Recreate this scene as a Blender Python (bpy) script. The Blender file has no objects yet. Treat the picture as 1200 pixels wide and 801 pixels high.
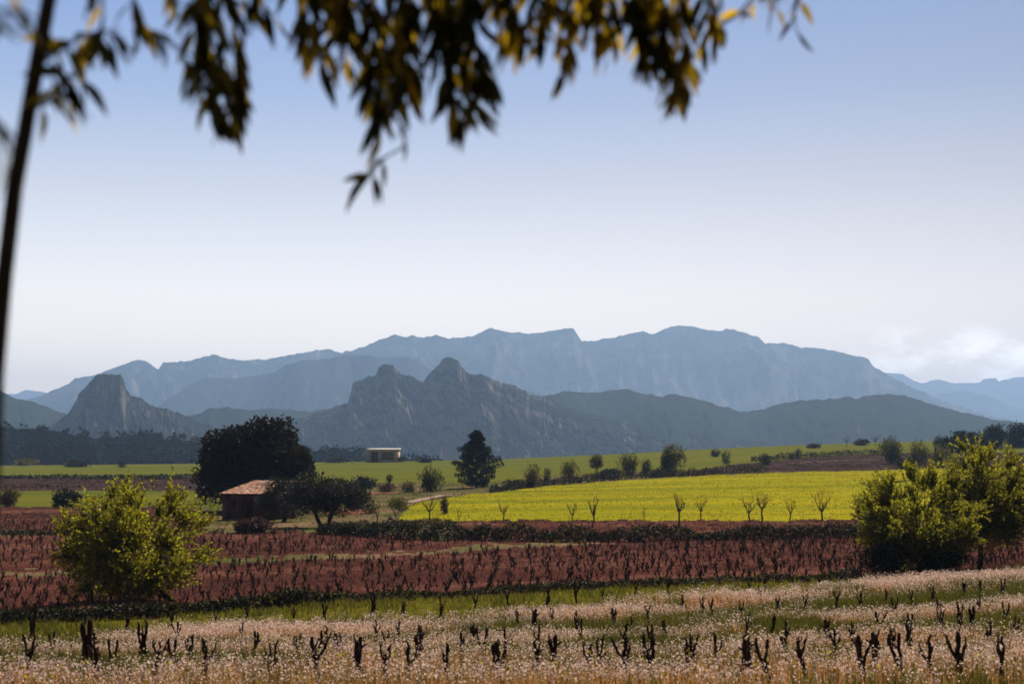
import bpy, math, random
import numpy as np
from mathutils import Vector

sc = bpy.context.scene
COL = sc.collection
R = math.radians

# ------------------------------------------------------------------ camera
CZ = 7.0                      # eye height above the valley floor
F = 50 / 36 * 1200            # focal length in photo pixels (1200 x 801)
PITCH = math.atan((540 - 400.5) / F)
cd = bpy.data.cameras.new('camera')
cam = bpy.data.objects.new('camera', cd)
COL.objects.link(cam)
cam.location = (0, 0, CZ)
cam.rotation_euler = (R(90) + PITCH, 0, 0)
cd.lens = 50
cd.sensor_width = 36
cd.clip_start = 0.05
cd.clip_end = 60000
cd.dof.use_dof = True
cd.dof.focus_distance = 110
cd.dof.aperture_fstop = 3.4
sc.camera = cam

# ------------------------------------------------------------------ sky, sun, exposure
SUN_EL, SUN_AZ = R(45), R(24)         # azimuth to the right of the view
w = bpy.data.worlds.new('World')
sc.world = w
w.use_nodes = True
nt = w.node_tree
nt.nodes.clear()
out = nt.nodes.new('ShaderNodeOutputWorld')
bg = nt.nodes.new('ShaderNodeBackground')
sky = nt.nodes.new('ShaderNodeTexSky')
sky.sky_type = 'NISHITA'
sky.sun_disc = False
sky.sun_elevation = SUN_EL
sky.sun_rotation = SUN_AZ
sky.altitude = 500
sky.air_density = 1.0
sky.dust_density = 1.0
sky.ozone_density = 2.0
bg.inputs['Strength'].default_value = 0.080
# a low bank of cumulus above the far hills on the right, by direction in the sky
tc = nt.nodes.new('ShaderNodeTexCoord')
sep = nt.nodes.new('ShaderNodeSeparateXYZ')
nt.links.new(tc.outputs['Generated'], sep.inputs[0])
def wmath(op, a, b=None, c=None, clamp=False):
    n = nt.nodes.new('ShaderNodeMath'); n.operation = op; n.use_clamp = clamp
    for i, v in enumerate((a, b, c)):
        if v is None: continue
        if isinstance(v, (int, float)): n.inputs[i].default_value = v
        else: nt.links.new(v, n.inputs[i])
    return n.outputs[0]
def wband(val, lo, mid1, mid2, hi):
    up = nt.nodes.new('ShaderNodeMapRange'); up.interpolation_type = 'SMOOTHSTEP'
    up.inputs[1].default_value = lo; up.inputs[2].default_value = mid1
    dn = nt.nodes.new('ShaderNodeMapRange'); dn.interpolation_type = 'SMOOTHSTEP'
    dn.inputs[1].default_value = mid2; dn.inputs[2].default_value = hi
    dn.inputs[3].default_value = 1; dn.inputs[4].default_value = 0
    nt.links.new(val, up.inputs[0]); nt.links.new(val, dn.inputs[0])
    return wmath('MULTIPLY', up.outputs[0], dn.outputs[0])
mp = nt.nodes.new('ShaderNodeMapping')
mp.inputs['Scale'].default_value = (1, 1, 2.2)
nt.links.new(tc.outputs['Generated'], mp.inputs[0])
cn = nt.nodes.new('ShaderNodeTexNoise')
cn.inputs['Scale'].default_value = 26
cn.inputs['Detail'].default_value = 7
cn.inputs['Roughness'].default_value = 0.6
nt.links.new(mp.outputs[0], cn.inputs[0])
azr = wmath('DIVIDE', sep.outputs[0], sep.outputs[1])
puff = nt.nodes.new('ShaderNodeMapRange')
puff.interpolation_type = 'SMOOTHSTEP'
puff.inputs[1].default_value = 0.40; puff.inputs[2].default_value = 0.66
nt.links.new(cn.outputs[0], puff.inputs[0])
b1 = wmath('MULTIPLY', wband(azr, 0.21, 0.29, 0.37, 0.52), wband(sep.outputs[2], 0.03, 0.055, 0.07, 0.098))
front = wmath('GREATER_THAN', sep.outputs[1], 0.2)
cf = wmath('MULTIPLY', wmath('MULTIPLY', puff.outputs[0], b1), front)
cf = wmath('MULTIPLY', cf, 0.55, clamp=True)
mx = nt.nodes.new('ShaderNodeMix'); mx.data_type = 'RGBA'
nt.links.new(cf, mx.inputs[0])
# the bright, slightly warm band of hazy air above the horizon
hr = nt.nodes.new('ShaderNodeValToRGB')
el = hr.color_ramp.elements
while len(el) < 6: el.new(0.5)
for e, (p, c) in zip(el, [(0.0, (.95, .655, .49)), (0.113, (.82, .555, .40)), (0.187, (.545, .39, .305)), (0.25, (.325, .285, .288)), (0.32, (.212, .222, .28)), (0.62, (.13, .135, .17))]):  # top stop dims the overhead sky, to deepen shade
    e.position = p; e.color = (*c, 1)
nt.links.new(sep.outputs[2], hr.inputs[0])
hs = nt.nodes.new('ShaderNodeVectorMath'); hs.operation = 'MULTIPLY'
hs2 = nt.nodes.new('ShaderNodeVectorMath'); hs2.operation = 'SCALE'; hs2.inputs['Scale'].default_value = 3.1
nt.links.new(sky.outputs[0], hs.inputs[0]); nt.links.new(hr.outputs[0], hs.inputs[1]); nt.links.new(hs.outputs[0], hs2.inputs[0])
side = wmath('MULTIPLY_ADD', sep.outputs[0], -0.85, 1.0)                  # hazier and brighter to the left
back = nt.nodes.new('ShaderNodeMapRange')                                # and dimmed behind the camera, to deepen shade on facing sides
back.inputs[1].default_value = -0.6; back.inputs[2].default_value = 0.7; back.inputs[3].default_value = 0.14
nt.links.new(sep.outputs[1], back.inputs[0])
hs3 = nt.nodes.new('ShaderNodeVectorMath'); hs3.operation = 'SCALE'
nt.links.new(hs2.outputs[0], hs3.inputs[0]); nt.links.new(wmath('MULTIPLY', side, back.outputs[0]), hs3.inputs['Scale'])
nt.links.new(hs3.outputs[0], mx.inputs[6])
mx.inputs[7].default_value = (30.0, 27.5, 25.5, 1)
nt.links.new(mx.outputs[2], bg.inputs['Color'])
nt.links.new(bg.outputs[0], out.inputs['Surface'])

sd = bpy.data.lights.new('sun', 'SUN')
sd.energy = 5.0
sd.angle = R(0.5)
sd.color = (1.0, 0.90, 0.76)
sun = bpy.data.objects.new('sun', sd)
COL.objects.link(sun)
sdir = Vector((math.sin(SUN_AZ) * math.cos(SUN_EL), math.cos(SUN_AZ) * math.cos(SUN_EL), math.sin(SUN_EL)))
sun.rotation_euler = sdir.to_track_quat('Z', 'Y').to_euler()

sc.view_settings.view_transform = 'Standard'
sc.view_settings.look = 'None'
sc.view_settings.exposure = 0.32
sc.view_settings.gamma = 1.0
sc.view_settings.use_curve_mapping = False
cy = sc.cycles
cy.max_bounces = 6
cy.diffuse_bounces = 3
cy.transmission_bounces = 3
cy.transparent_max_bounces = 8
cy.volume_bounces = 1
cy.caustics_reflective = False
cy.caustics_refractive = False
cy.use_denoising = True
cy.filter_width = 1.7
HAZE_DENSITY, HAZE_COLOR = 1.0e-4, (0.42, 0.64, 1.0, 1)

# ------------------------------------------------------------------ small tools
rng = np.random.default_rng(11)
random.seed(5)

def smooth01(t):
    t = np.clip(t, 0, 1); return t * t * (3 - 2 * t)

def _hash(ix, iy, seed):
    n = (ix.astype(np.int64) * 374761393 + iy.astype(np.int64) * 668265263 + seed * 1442695041) & 0x7fffffff
    n = ((n ^ (n >> 13)) * 1274126177) & 0x7fffffff
    n = n ^ (n >> 16)
    return (n & 0xffff) / 65535.0

def vnoise(x, y, seed=0):
    x = np.asarray(x, float); y = np.asarray(y, float)
    ix, iy = np.floor(x), np.floor(y)
    fx, fy = x - ix, y - iy
    fx = fx * fx * fx * (fx * (fx * 6 - 15) + 10); fy = fy * fy * fy * (fy * (fy * 6 - 15) + 10)
    a = _hash(ix, iy, seed); b = _hash(ix + 1, iy, seed)
    c = _hash(ix, iy + 1, seed); d = _hash(ix + 1, iy + 1, seed)
    return (a + (b - a) * fx) * (1 - fy) + (c + (d - c) * fx) * fy

def fbm(x, y, seed=0, octv=4, ridged=False):
    s, amp, tot = 0, 1.0, 0
    for o in range(octv):
        n = vnoise(x * 2 ** o + 17.3 * o, y * 2 ** o - 9.1 * o, seed + o)
        if ridged: n = 1 - np.abs(2 * n - 1)
        s = s + amp * n; tot += amp; amp *= 0.5
    return s / tot

def mk_mesh(name, verts, facesets, mats, smooth=False, parent=None, mat_idx=None):
    """verts (N,3); facesets: list of (M,k) arrays; one material slot per entry of mats; mat_idx: slot of each faceset."""
    me = bpy.data.meshes.new(name)
    verts = np.ascontiguousarray(verts, np.float32)
    me.vertices.add(len(verts)); me.vertices.foreach_set('co', verts.ravel())
    loops = np.concatenate([np.asarray(f).ravel() for f in facesets]).astype(np.int32)
    tot = np.concatenate([np.full(len(f), np.asarray(f).shape[1]) for f in facesets]).astype(np.int32)
    st = np.concatenate([[0], np.cumsum(tot)[:-1]]).astype(np.int32)
    me.loops.add(len(loops)); me.loops.foreach_set('vertex_index', loops)
    me.polygons.add(len(tot)); me.polygons.foreach_set('loop_start', st); me.polygons.foreach_set('loop_total', tot)
    if mat_idx is not None:
        mi = np.concatenate([np.full(len(f), k) if np.isscalar(k) else k for f, k in zip(facesets, mat_idx)]).astype(np.int32)
        me.polygons.foreach_set('material_index', mi)
    if smooth: me.polygons.foreach_set('use_smooth', np.ones(len(tot), bool))
    for m in (mats if isinstance(mats, (list, tuple)) else [mats]): me.materials.append(m)
    me.update(calc_edges=True)
    o = bpy.data.objects.new(name, me)
    COL.objects.link(o)
    if parent: o.parent = parent
    return o

def tag(o, label=None, cat=None, group=None, kind=None):
    if label: o['label'] = label
    if cat: o['category'] = cat
    if group: o['group'] = group
    if kind: o['kind'] = kind
    return o

def thing(name, label, cat, loc, group=None):
    o = bpy.data.objects.new(name, None); o.empty_display_size = 0.3
    COL.objects.link(o); o.location = loc
    return tag(o, label, cat, group)

# materials ---------------------------------------------------------
def new_mat(name):
    m = bpy.data.materials.new(name); m.use_nodes = True
    n = m.node_tree; n.nodes.clear()
    return m, n, n.nodes.new('ShaderNodeOutputMaterial')

def ramp(n, fac, stops):
    r = n.nodes.new('ShaderNodeValToRGB')
    e = r.color_ramp.elements
    while len(e) < len(stops): e.new(0.5)
    for k, (p, c) in enumerate(stops):
        e[k].position = p; e[k].color = (*c, 1)
    n.links.new(fac, r.inputs[0])
    return r.outputs[0]

def noise(n, scale, detail=5, rough=0.6, stretch=(1, 1, 1), rot=(0, 0, 0), coord='Object', dist=0):
    t = n.nodes.new('ShaderNodeTexCoord'); mp = n.nodes.new('ShaderNodeMapping')
    mp.inputs['Scale'].default_value = stretch; mp.inputs['Rotation'].default_value = rot
    n.links.new(t.outputs[coord], mp.inputs[0])
    z = n.nodes.new('ShaderNodeTexNoise')
    z.inputs['Scale'].default_value = scale; z.inputs['Detail'].default_value = detail
    z.inputs['Roughness'].default_value = rough; z.inputs['Distortion'].default_value = dist
    n.links.new(mp.outputs[0], z.inputs[0])
    return z.outputs[0]

def mix_rgb(n, fac, a, b, mode='MIX'):
    m = n.nodes.new('ShaderNodeMix'); m.data_type = 'RGBA'; m.blend_type = mode
    for s, v in ((0, fac), (6, a), (7, b)):
        if isinstance(v, (int, float)): m.inputs[s].default_value = v
        elif isinstance(v, tuple): m.inputs[s].default_value = (*v, 1)
        else: n.links.new(v, m.inputs[s])
    return m.outputs[2]

def surf(n, out, col, rough=0.95, bump=None, bstr=0.3, bdist=0.1, spec=0.1):
    p = n.nodes.new('ShaderNodeBsdfPrincipled')
    p.inputs['Roughness'].default_value = rough
    p.inputs['Specular IOR Level'].default_value = spec
    if isinstance(col, tuple): p.inputs['Base Color'].default_value = (*col, 1)
    else: n.links.new(col, p.inputs['Base Color'])
    if bump is not None:
        b = n.nodes.new('ShaderNodeBump'); b.inputs['Strength'].default_value = bstr; b.inputs['Distance'].default_value = bdist
        n.links.new(bump, b.inputs['Height']); n.links.new(b.outputs[0], p.inputs['Normal'])
    n.links.new(p.outputs[0], out.inputs['Surface'])
    return p

def ground_mat(name, stops, scale, stretch=(1, 1, 1), stops2=None, scale2=0.05, stretch2=(1, 1, 1), f2=0.5, bump=0.6, bdist=0.15):
    m, n, o = new_mat(name)
    a = noise(n, scale, 6, 0.65, stretch)
    c = ramp(n, a, stops)
    if stops2:
        c = mix_rgb(n, f2, c, ramp(n, noise(n, scale2, 4, 0.55, stretch2), stops2))
    surf(n, o, c, 1.0, noise(n, scale * 2.5, 5, 0.7), bump, bdist, 0.0)
    return m

def leaf_mat(name, refl, trans, fac=0.4, var=0.5, rough=0.6, gloss=0.04):
    """Leaf: reflects refl, lets trans through; every leaf (mesh island) varies a little in shade and hue."""
    m, n, o = new_mat(name)
    g = n.nodes.new('ShaderNodeNewGeometry')
    mr = n.nodes.new('ShaderNodeMapRange'); mr.inputs[3].default_value = 1 - var; mr.inputs[4].default_value = 1 + var
    n.links.new(g.outputs['Random Per Island'], mr.inputs[0])
    d = n.nodes.new('ShaderNodeBsdfDiffuse'); t = n.nodes.new('ShaderNodeBsdfTranslucent')
    for node, c in ((d, refl), (t, trans)):
        v = n.nodes.new('ShaderNodeVectorMath'); v.operation = 'SCALE'; v.inputs[0].default_value = c
        n.links.new(mr.outputs[0], v.inputs['Scale']); n.links.new(v.outputs[0], node.inputs['Color'])
    s = n.nodes.new('ShaderNodeMixShader'); s.inputs[0].default_value = fac
    n.links.new(d.outputs[0], s.inputs[1]); n.links.new(t.outputs[0], s.inputs[2])
    gl = n.nodes.new('ShaderNodeBsdfGlossy'); gl.inputs['Roughness'].default_value = rough
    s2 = n.nodes.new('ShaderNodeMixShader'); s2.inputs[0].default_value = gloss
    n.links.new(s.outputs[0], s2.inputs[1]); n.links.new(gl.outputs[0], s2.inputs[2])
    n.links.new(s2.outputs[0], o.inputs['Surface'])
    return m

def bark_mat(name, c1, c2, scale=12):
    m, n, o = new_mat(name)
    a = noise(n, scale, 6, 0.7, (1, 1, 0.3))
    surf(n, o, ramp(n, a, [(0.35, c1), (0.68, c2)]), 0.95, a, 0.8, 0.02, 0.1)
    return m

# ------------------------------------------------------------------ the land
def pix_dir(u, v):
    a, b = (u - 600) / F, (400.5 - v) / F
    cp, sp = math.cos(PITCH), math.sin(PITCH)
    return a, cp - b * sp, sp + b * cp
def row_tan(v):
    b = (400.5 - np.asarray(v, float)) / F
    cp, sp = math.cos(PITCH), math.sin(PITCH)
    return (sp + b * cp) / (cp - b * sp)
def tan_row(t):
    cp, sp = math.cos(PITCH), math.sin(PITCH)
    b = (t * cp - sp) / (cp + t * sp)
    return 400.5 - b * F
def pix_at(u, v, d):
    a, y, z = pix_dir(u, v)
    k = d / y
    return Vector((a * k, d, CZ + z * k))

T_U = [-300, 0, 300, 600, 900, 1200, 1500]
T = [  # distance, and the photo row where the ground at that distance shows, per column
    (8,   957, 957, 957, 957, 957, 957, 957),
    (12,  858, 856, 853, 850, 846, 842, 840),
    (20,  802, 801, 799, 796, 791, 786, 784),
    (30,  776, 773, 769, 763, 753, 745, 742),
    (40,  757, 755, 748, 739, 726, 717, 714),
    (53,  738, 736, 722, 712, 700, 688, 684),
    (65,  717, 715, 703, 693, 685, 672, 668),
    (80,  693, 690, 679, 669, 665, 661, 658),
    (100, 657, 655, 651, 646, 644, 643, 642),
    (125, 629, 628, 627, 625, 624, 624, 624),
    (150, 610, 610, 609.5, 609, 609, 609, 609),
    (200, 592, 592, 590, 586, 580, 576, 574),
    (250, 580, 580, 578, 573, 564, 558, 555),
    (300, 571, 571, 569, 562, 553, 547, 544),
    (400, 560, 560, 557, 552, 540, 533, 530),
    (500, 553, 553, 549, 546, 529, 522, 518),
    (600, 548, 548, 544, 541, 522, 515, 511),
    (680, 546, 546, 541, 539, 520, 513, 509),
    (760, 546, 546, 543, 540, 523, 516, 512)]
_ud = np.linspace(-300, 1500, 91)
_ld = np.linspace(math.log(8), math.log(760), 260)
_T = np.array([r[1:] for r in T], float)
_c = np.array([np.interp(_ud, T_U, r) for r in _T])
_lt = np.log([r[0] for r in T])
_tab = np.array([np.interp(_ld, _lt, _c[:, k]) for k in range(len(_ud))]).T      # (ld, u)
# smooth in slope space
_tt = row_tan(_tab) * np.exp(_ld)[:, None]
def _blur(A, s, ax):
    k = np.exp(-0.5 * (np.arange(-3 * s, 3 * s + 1) / s) ** 2); k /= k.sum()
    P = np.pad(A, [(3 * s, 3 * s) if i == ax else (0, 0) for i in (0, 1)], mode='edge')
    return np.apply_along_axis(lambda q: np.convolve(q, k, 'valid'), ax, P)
_tt = _blur(_blur(_tt, 4, 0), 6, 1)

def ground_z(x, y, bumps=True):
    x = np.asarray(x, float); y = np.asarray(y, float)
    d = np.clip(y, 8, 760)
    u = np.clip(600 + F * x / d, -300, 1500)
    fi = (np.log(d) - _ld[0]) / (_ld[1] - _ld[0]); fj = (u + 300) / 20
    i = np.clip(fi.astype(int), 0, 258); j = np.clip(fj.astype(int), 0, 89)
    a, b = fi - i, fj - j
    z = (_tt[i, j] * (1 - b) + _tt[i, j + 1] * b) * (1 - a) + (_tt[i + 1, j] * (1 - b) + _tt[i + 1, j + 1] * b) * a
    near = np.clip(y, -60, 8)
    z = np.where(y < 8, -1.72 - 0.28 * np.clip(near, 0, 8) / 8 + (z + 2.0) * smooth01(near / 8), z)
    far = np.clip((y - 760) / 900, 0, 1)
    z = CZ + z * (1 - smooth01(far)) - 32 * smooth01(far)
    if bumps:
        z = z + (vnoise(x / 3.1, y / 3.1, 3) - .5) * 0.12 * smooth01((y - 6) / 10) + (vnoise(x / 14, y / 14, 4) - .5) * 0.25 * smooth01((y - 15) / 30)
    return z

def put(u, v, dmin=9, dmax=700):
    """The ground point that shows at photo pixel (u, v)."""
    a, yy, zz = pix_dir(u, v)
    ds = np.exp(np.linspace(math.log(dmin), math.log(dmax), 900))
    zr = CZ + zz / yy * ds
    gz = ground_z(a / yy * ds, ds)
    hit = np.nonzero(zr <= gz)[0]
    d = ds[hit[0]] if len(hit) else ds[np.argmin(zr - gz)]
    x = a / yy * d
    return Vector((x, d, float(ground_z(x, d))))

def lines(u, pts):
    p = np.array(pts, float); return np.interp(u, p[:, 0], p[:, 1])
MEADOW_TOP = [(-300, 793), (0, 767), (100, 761), (200, 749), (300, 737), (400, 735), (500, 733), (600, 726), (700, 714), (800, 706), (900, 698), (1000, 690), (1060, 682), (1200, 670), (1500, 662)]
GRASS_TOP = [(-300, 740), (0, 730), (100, 727), (200, 721), (300, 713), (400, 707), (500, 702), (600, 697), (700, 690), (800, 686), (900, 682), (1000, 678), (1060, 675), (1200, 664), (1500, 655)]
VINE_TOP = [(-300, 624), (0, 624), (240, 624), (330, 622), (440, 626), (520, 632), (640, 636), (760, 634), (1010, 630), (1500, 628)]
STRIP_A = [(-300, 674), (0, 671), (63, 672), (240, 659), (380, 652), (447, 650), (513, 647), (580, 640), (650, 637), (700, 634)]
YEL_TOP = [(455, 612), (475, 600), (482, 592), (500, 586), (560, 578), (640, 569), (740, 562), (840, 556), (920, 553), (1010, 551), (1200, 546), (1500, 542)]
TERR_TOP = [(760, 556), (800, 552), (870, 543), (950, 535), (1030, 531), (1200, 530), (1500, 528)]
REGIONS = ['ground', 'flower_meadow_soil', 'grass_strip', 'vineyard_soil', 'yellow_field', 'green_field', 'fallow_field']
def region(u, d, v):
    """Which field a ground point belongs to, from its bearing u, distance d and the photo row v it shows at."""
    jit = (vnoise(u / 9, v / 3, 21) - .5)
    r = np.zeros(np.shape(u), int)
    vv = v + jit * np.clip(8 * (v - 540) / 160, 0.6, 9)
    inn = (d > 8) & (d < 690)
    r = np.where(inn & (vv > lines(u, MEADOW_TOP)), 1, r)
    r = np.where(inn & (vv <= lines(u, MEADOW_TOP)) & (vv > lines(u, GRASS_TOP)), 2, r)
    vt = lines(u, VINE_TOP)
    vin = inn & (vv <= lines(u, GRASS_TOP)) & (vv > vt)
    r = np.where(vin, 3, r)
    sa = lines(u, STRIP_A)
    strip = vin & (u < 720) & (np.abs(vv - sa) < 2.6 + 2 * jit)
    r = np.where(strip, 0, r)
    r = np.where(inn & (u < 235) & (vv < 624) & (vv > 594), 3, r)
    r = np.where(inn & (u < 235) & (np.abs(vv - 625) < 2), 0, r)
    r = np.where(inn & (u > 530) & (vv <= vt) & (vv > 609), 3, r)
    yel = inn & (u > 470) & (vv <= 609.5) & (vv > lines(u, YEL_TOP)) & (d > 120)
    r = np.where(yel & (vv + 3.5 * (fbm(u / 14, d / 5, 33, 3) - .5) > lines(u, YEL_TOP)), 4, r)
    g = inn & (d > 170) & (vv < 566) & (u >= 365) & (u < 830) & (vv < lines(u, [(365, 566), (560, 567), (640, 558), (740, 552), (830, 544)])) 
    r = np.where(g, 5, r)
    r = np.where(inn & (u < 365) & (vv < 559.5) & (vv > 545.3 - 0.008 * u), 5, r)
    r = np.where(inn & (u < 365) & (vv <= 574.5) & (vv > 559.5), 6, r)
    r = np.where(inn & (u < 262) & (vv <= 594) & (vv > 574.5), 5, r)
    tt = lines(u, TERR_TOP)
    r = np.where(inn & (u > 800) & (vv <= lines(u, YEL_TOP)) & (vv > tt), 6, r)
    r = np.where(inn & (u > 770) & (vv <= tt) & (d > 250), 5, r)
    return r

du = np.concatenate([np.arange(-2400, -100, 46), np.arange(-100, 1300, 3.2), np.arange(1300, 3600, 46)])
dd = [0.6]
while dd[-1] < 16000:
    q = dd[-1]
    dd.append(q * (1.05 if q < 8 else 1.011 if q < 800 else 1.05))
dd = np.array(dd)
UU, DD = np.meshgrid(du, dd, indexing='ij')
GX = (UU - 600) / F * DD
GZ = ground_z(GX, DD)
GV = tan_row((GZ - CZ) / DD)
nu, nd = UU.shape
GP = np.stack([GX, DD, GZ], -1).reshape(-1, 3)
idx = np.arange(nu * nd).reshape(nu, nd)
quads = np.stack([idx[:-1, :-1], idx[1:, :-1], idx[1:, 1:], idx[:-1, 1:]], -1).reshape(-1, 4)
fu = (UU[:-1, :-1] + UU[1:, 1:]).ravel() / 2
fd = (DD[:-1, :-1] + DD[1:, 1:]).ravel() / 2
fv = (GV[:-1, :-1] + GV[1:, 1:]).ravel() / 2
reg = region(fu, fd, fv)

GM = [
    ground_mat('scrub_ground', [(0.3, (.10, .085, .035)), (0.48, (.09, .105, .03)), (0.62, (.19, .12, .075)), (0.75, (.16, .15, .04))], 0.25, (1, 1, 1), [(0.42, (.07, .08, .025)), (0.6, (.26, .15, .10))], 0.07),
    ground_mat('red_dry_soil', [(0.3, (.20, .085, .045)), (0.7, (.38, .19, .11))], 1.6, (1, 1, 1), [(0.4, (.13, .09, .04)), (0.6, (.30, .15, .09))], 0.3),
    ground_mat('strip_grass_soil', [(0.3, (.085, .080, .010)), (0.7, (.15, .13, .014))], 1.2, (1, 1, 1), [(0.4, (.06, .07, .012)), (0.6, (.17, .14, .02))], 0.2),
    ground_mat('red_vineyard_soil', [(0.3, (.060, .020, .016)), (0.7, (.185, .064, .045))], 1.3, (1, 1, 1), [(0.34, (.040, .018, .018)), (0.5, (.10, .038, .030)), (0.68, (.26, .125, .085))], 0.11, (0.30, 1, 1)),
    ground_mat('yellow_crop', [(0.3, (.22, .21, .012)), (0.7, (.32, .285, .014))], 0.5, (0.2, 1, 1), [(0.36, (.12, .15, .014)), (0.5, (.27, .26, .012)), (0.64, (.42, .34, .010))], 0.07, (0.16, 1.2, 1), 0.65),
    ground_mat('green_crop', [(0.3, (.095, .105, .016)), (0.7, (.145, .15, .022))], 0.5, (0.3, 1, 1), [(0.35, (.08, .105, .017)), (0.65, (.17, .155, .022))], 0.03, (0.3, 1, 1)),
    ground_mat('ploughed_soil', [(0.3, (.035, .021, .023)), (0.7, (.085, .048, .045))], 0.6, (0.3, 1, 1), [(0.4, (.030, .024, .022)), (0.6, (.09, .052, .046))], 0.06, (0.3, 1, 1)),
]
for k, nm in enumerate(REGIONS):
    q = quads[reg == k]
    uq, inv = np.unique(q, return_inverse=True)
    o = mk_mesh(nm, GP[uq], [inv.reshape(-1, 4)], GM[k], True)
    tag(o, kind='structure')
# the ground under and behind the photographer
xs = np.linspace(-40, 40, 81); ys = np.linspace(-45, 0.6, 47)
BX, BY = np.meshgrid(xs, ys, indexing='ij')
ii = np.arange(BX.size).reshape(BX.shape)
o = mk_mesh('ground', np.stack([BX, BY, ground_z(BX, BY, False) - 0.004], -1).reshape(-1, 3),
            [np.stack([ii[:-1, :-1], ii[1:, :-1], ii[1:, 1:], ii[:-1, 1:]], -1).reshape(-1, 4)], GM[0], True)
tag(o, kind='structure')

# ------------------------------------------------------------------ mountains
def mountain_mat(name, veg, rock, scale, rot=(0, 0, 0), stretch=(1, 1, 1), cut=(0.45, 0.62), steep=0.5):
    m, n, o = new_mat(name)
    t = n.nodes.new('ShaderNodeTexCoord'); m1 = n.nodes.new('ShaderNodeMapping'); m2 = n.nodes.new('ShaderNodeMapping')
    m1.inputs['Rotation'].default_value = rot; m2.inputs['Scale'].default_value = stretch
    n.links.new(t.outputs['Object'], m1.inputs[0]); n.links.new(m1.outputs[0], m2.inputs[0])
    z = n.nodes.new('ShaderNodeTexNoise'); z.inputs['Scale'].default_value = scale; z.inputs['Detail'].default_value = 8
    z.inputs['Roughness'].default_value = .7; z.inputs['Distortion'].default_value = .5
    n.links.new(m2.outputs[0], z.inputs[0]); a = z.outputs[0]
    fine = noise(n, scale * 6, 5, 0.7)
    g = n.nodes.new('ShaderNodeNewGeometry'); sp = n.nodes.new('ShaderNodeSeparateXYZ')
    n.links.new(g.outputs['Normal'], sp.inputs[0])
    st = n.nodes.new('ShaderNodeMath'); st.operation = 'MULTIPLY_ADD'       # steep faces are bare rock
    n.links.new(sp.outputs[2], st.inputs[0]); st.inputs[1].default_value = -steep; st.inputs[2].default_value = steep * 0.72
    ad = n.nodes.new('ShaderNodeMath'); ad.operation = 'ADD'
    n.links.new(a, ad.inputs[0]); n.links.new(st.outputs[0], ad.inputs[1])
    c = ramp(n, ad.outputs[0], [(cut[0], veg), (cut[1], rock)])
    c = mix_rgb(n, 0.55, c, ramp(n, fine, [(0.3, (.25, .25, .25)), (0.7, (1, 1, 1))]), 'MULTIPLY')
    surf(n, o, c, 1.0, fine, 0.7, 1.2 / scale * 0.05, 0.0)
    return m

def ridge(name, pts, D, front, back, mat, seed, base=-28, du_=2.0, nt_=70, amp=0.22, spur=26, jit=1.0, wob=0.06, conc=1.7, step=0.0, shear=0.0, fine=0.0):
    pts = np.array(pts, float)
    us = np.arange(pts[0, 0], pts[-1, 0] + .1, du_)
    sil = np.interp(us, pts[:, 0], pts[:, 1]) + jit * (fbm(us / 7, us * 0, seed, 4) - .5) * 3 + fine * (fbm(us / 2.6, us * 0, seed + 3, 3) - .5) * 3
    Du = D * (1 + wob * (fbm(us / 90, us * 0 + 3, seed + 5, 3) - .5) * 2)
    zr = CZ + row_tan(sil) * Du
    V = []
    ts = np.concatenate([np.linspace(0, 1, nt_), 1 + np.linspace(0, 1, 14)[1:]])
    for t in ts:
        f = t <= 1
        d = Du - front * (1 - t) if f else Du + back * (t - 1)
        x = (us - 600) / F * d
        if f:
            s = 0.30 * t + 0.70 * t ** conc
            if step: s = s + step * (smooth01((t - 0.70) / 0.07) - smooth01((t - .7) / 0.3)) 
            wx = fbm(us / 40, t * 5 + us * 0, seed + 40, 3) * 42
            uq = us - shear * (1 - t)
            rib = fbm((uq + wx) / spur, t * 3.2 + us * 0 + 5, seed + 11, 4, True)
            det = fbm(uq / (spur * .33), t * 13 + us * 0, seed + 23, 4)
            env = (t * (1 - t)) ** 0.7 * 1.8
            s = s + env * amp * ((rib - 0.62) + 0.55 * (det - .5))
            z = base + (zr - base) * s
            lim = CZ + (row_tan(sil) - 0.0006 * (1 - t) * 30) * d
            z = np.where(t < 1, np.minimum(z, lim), z)
            z = np.maximum(z, base)
        else:
            z = base + (zr - base) * (1 - (t - 1) ** 1.3)
        V.append(np.stack([x, d, z], -1))
    V = np.array(V)
    n0, n1 = V.shape[:2]
    ii = np.arange(n0 * n1).reshape(n0, n1)
    q = np.stack([ii[:-1, :-1], ii[:-1, 1:], ii[1:, 1:], ii[1:, :-1]], -1).reshape(-1, 4)
    o = mk_mesh(name, V.reshape(-1, 3), [q], mat, True)
    tag(o, kind='structure')
    return V

M_FAR = mountain_mat('far_range_rock', (.045, .055, .040), (.22, .19, .17), 0.0035, cut=(0.42, 0.66))
M_MID = mountain_mat('mid_hill_scrub', (.035, .045, .030), (.15, .13, .11), 0.006, cut=(0.50, 0.75))
M_ROCK = mountain_mat('crag_rock', (.028, .034, .024), (.26, .205, .185), 0.028, (0, R(-40), 0), (0.28, .5, 1.2), cut=(0.48, 0.66), steep=0.45)
M_BUTTE = mountain_mat('butte_rock', (.028, .034, .026), (.23, .185, .165), 0.026, (0, 0, 0), (1, .6, .45), cut=(0.52, 0.74), steep=0.35)
M_WOOD = mountain_mat('wooded_hill', (.010, .013, .010), (.026, .024, .020), 0.02, cut=(0.45, 0.75), steep=0.1)

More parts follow.
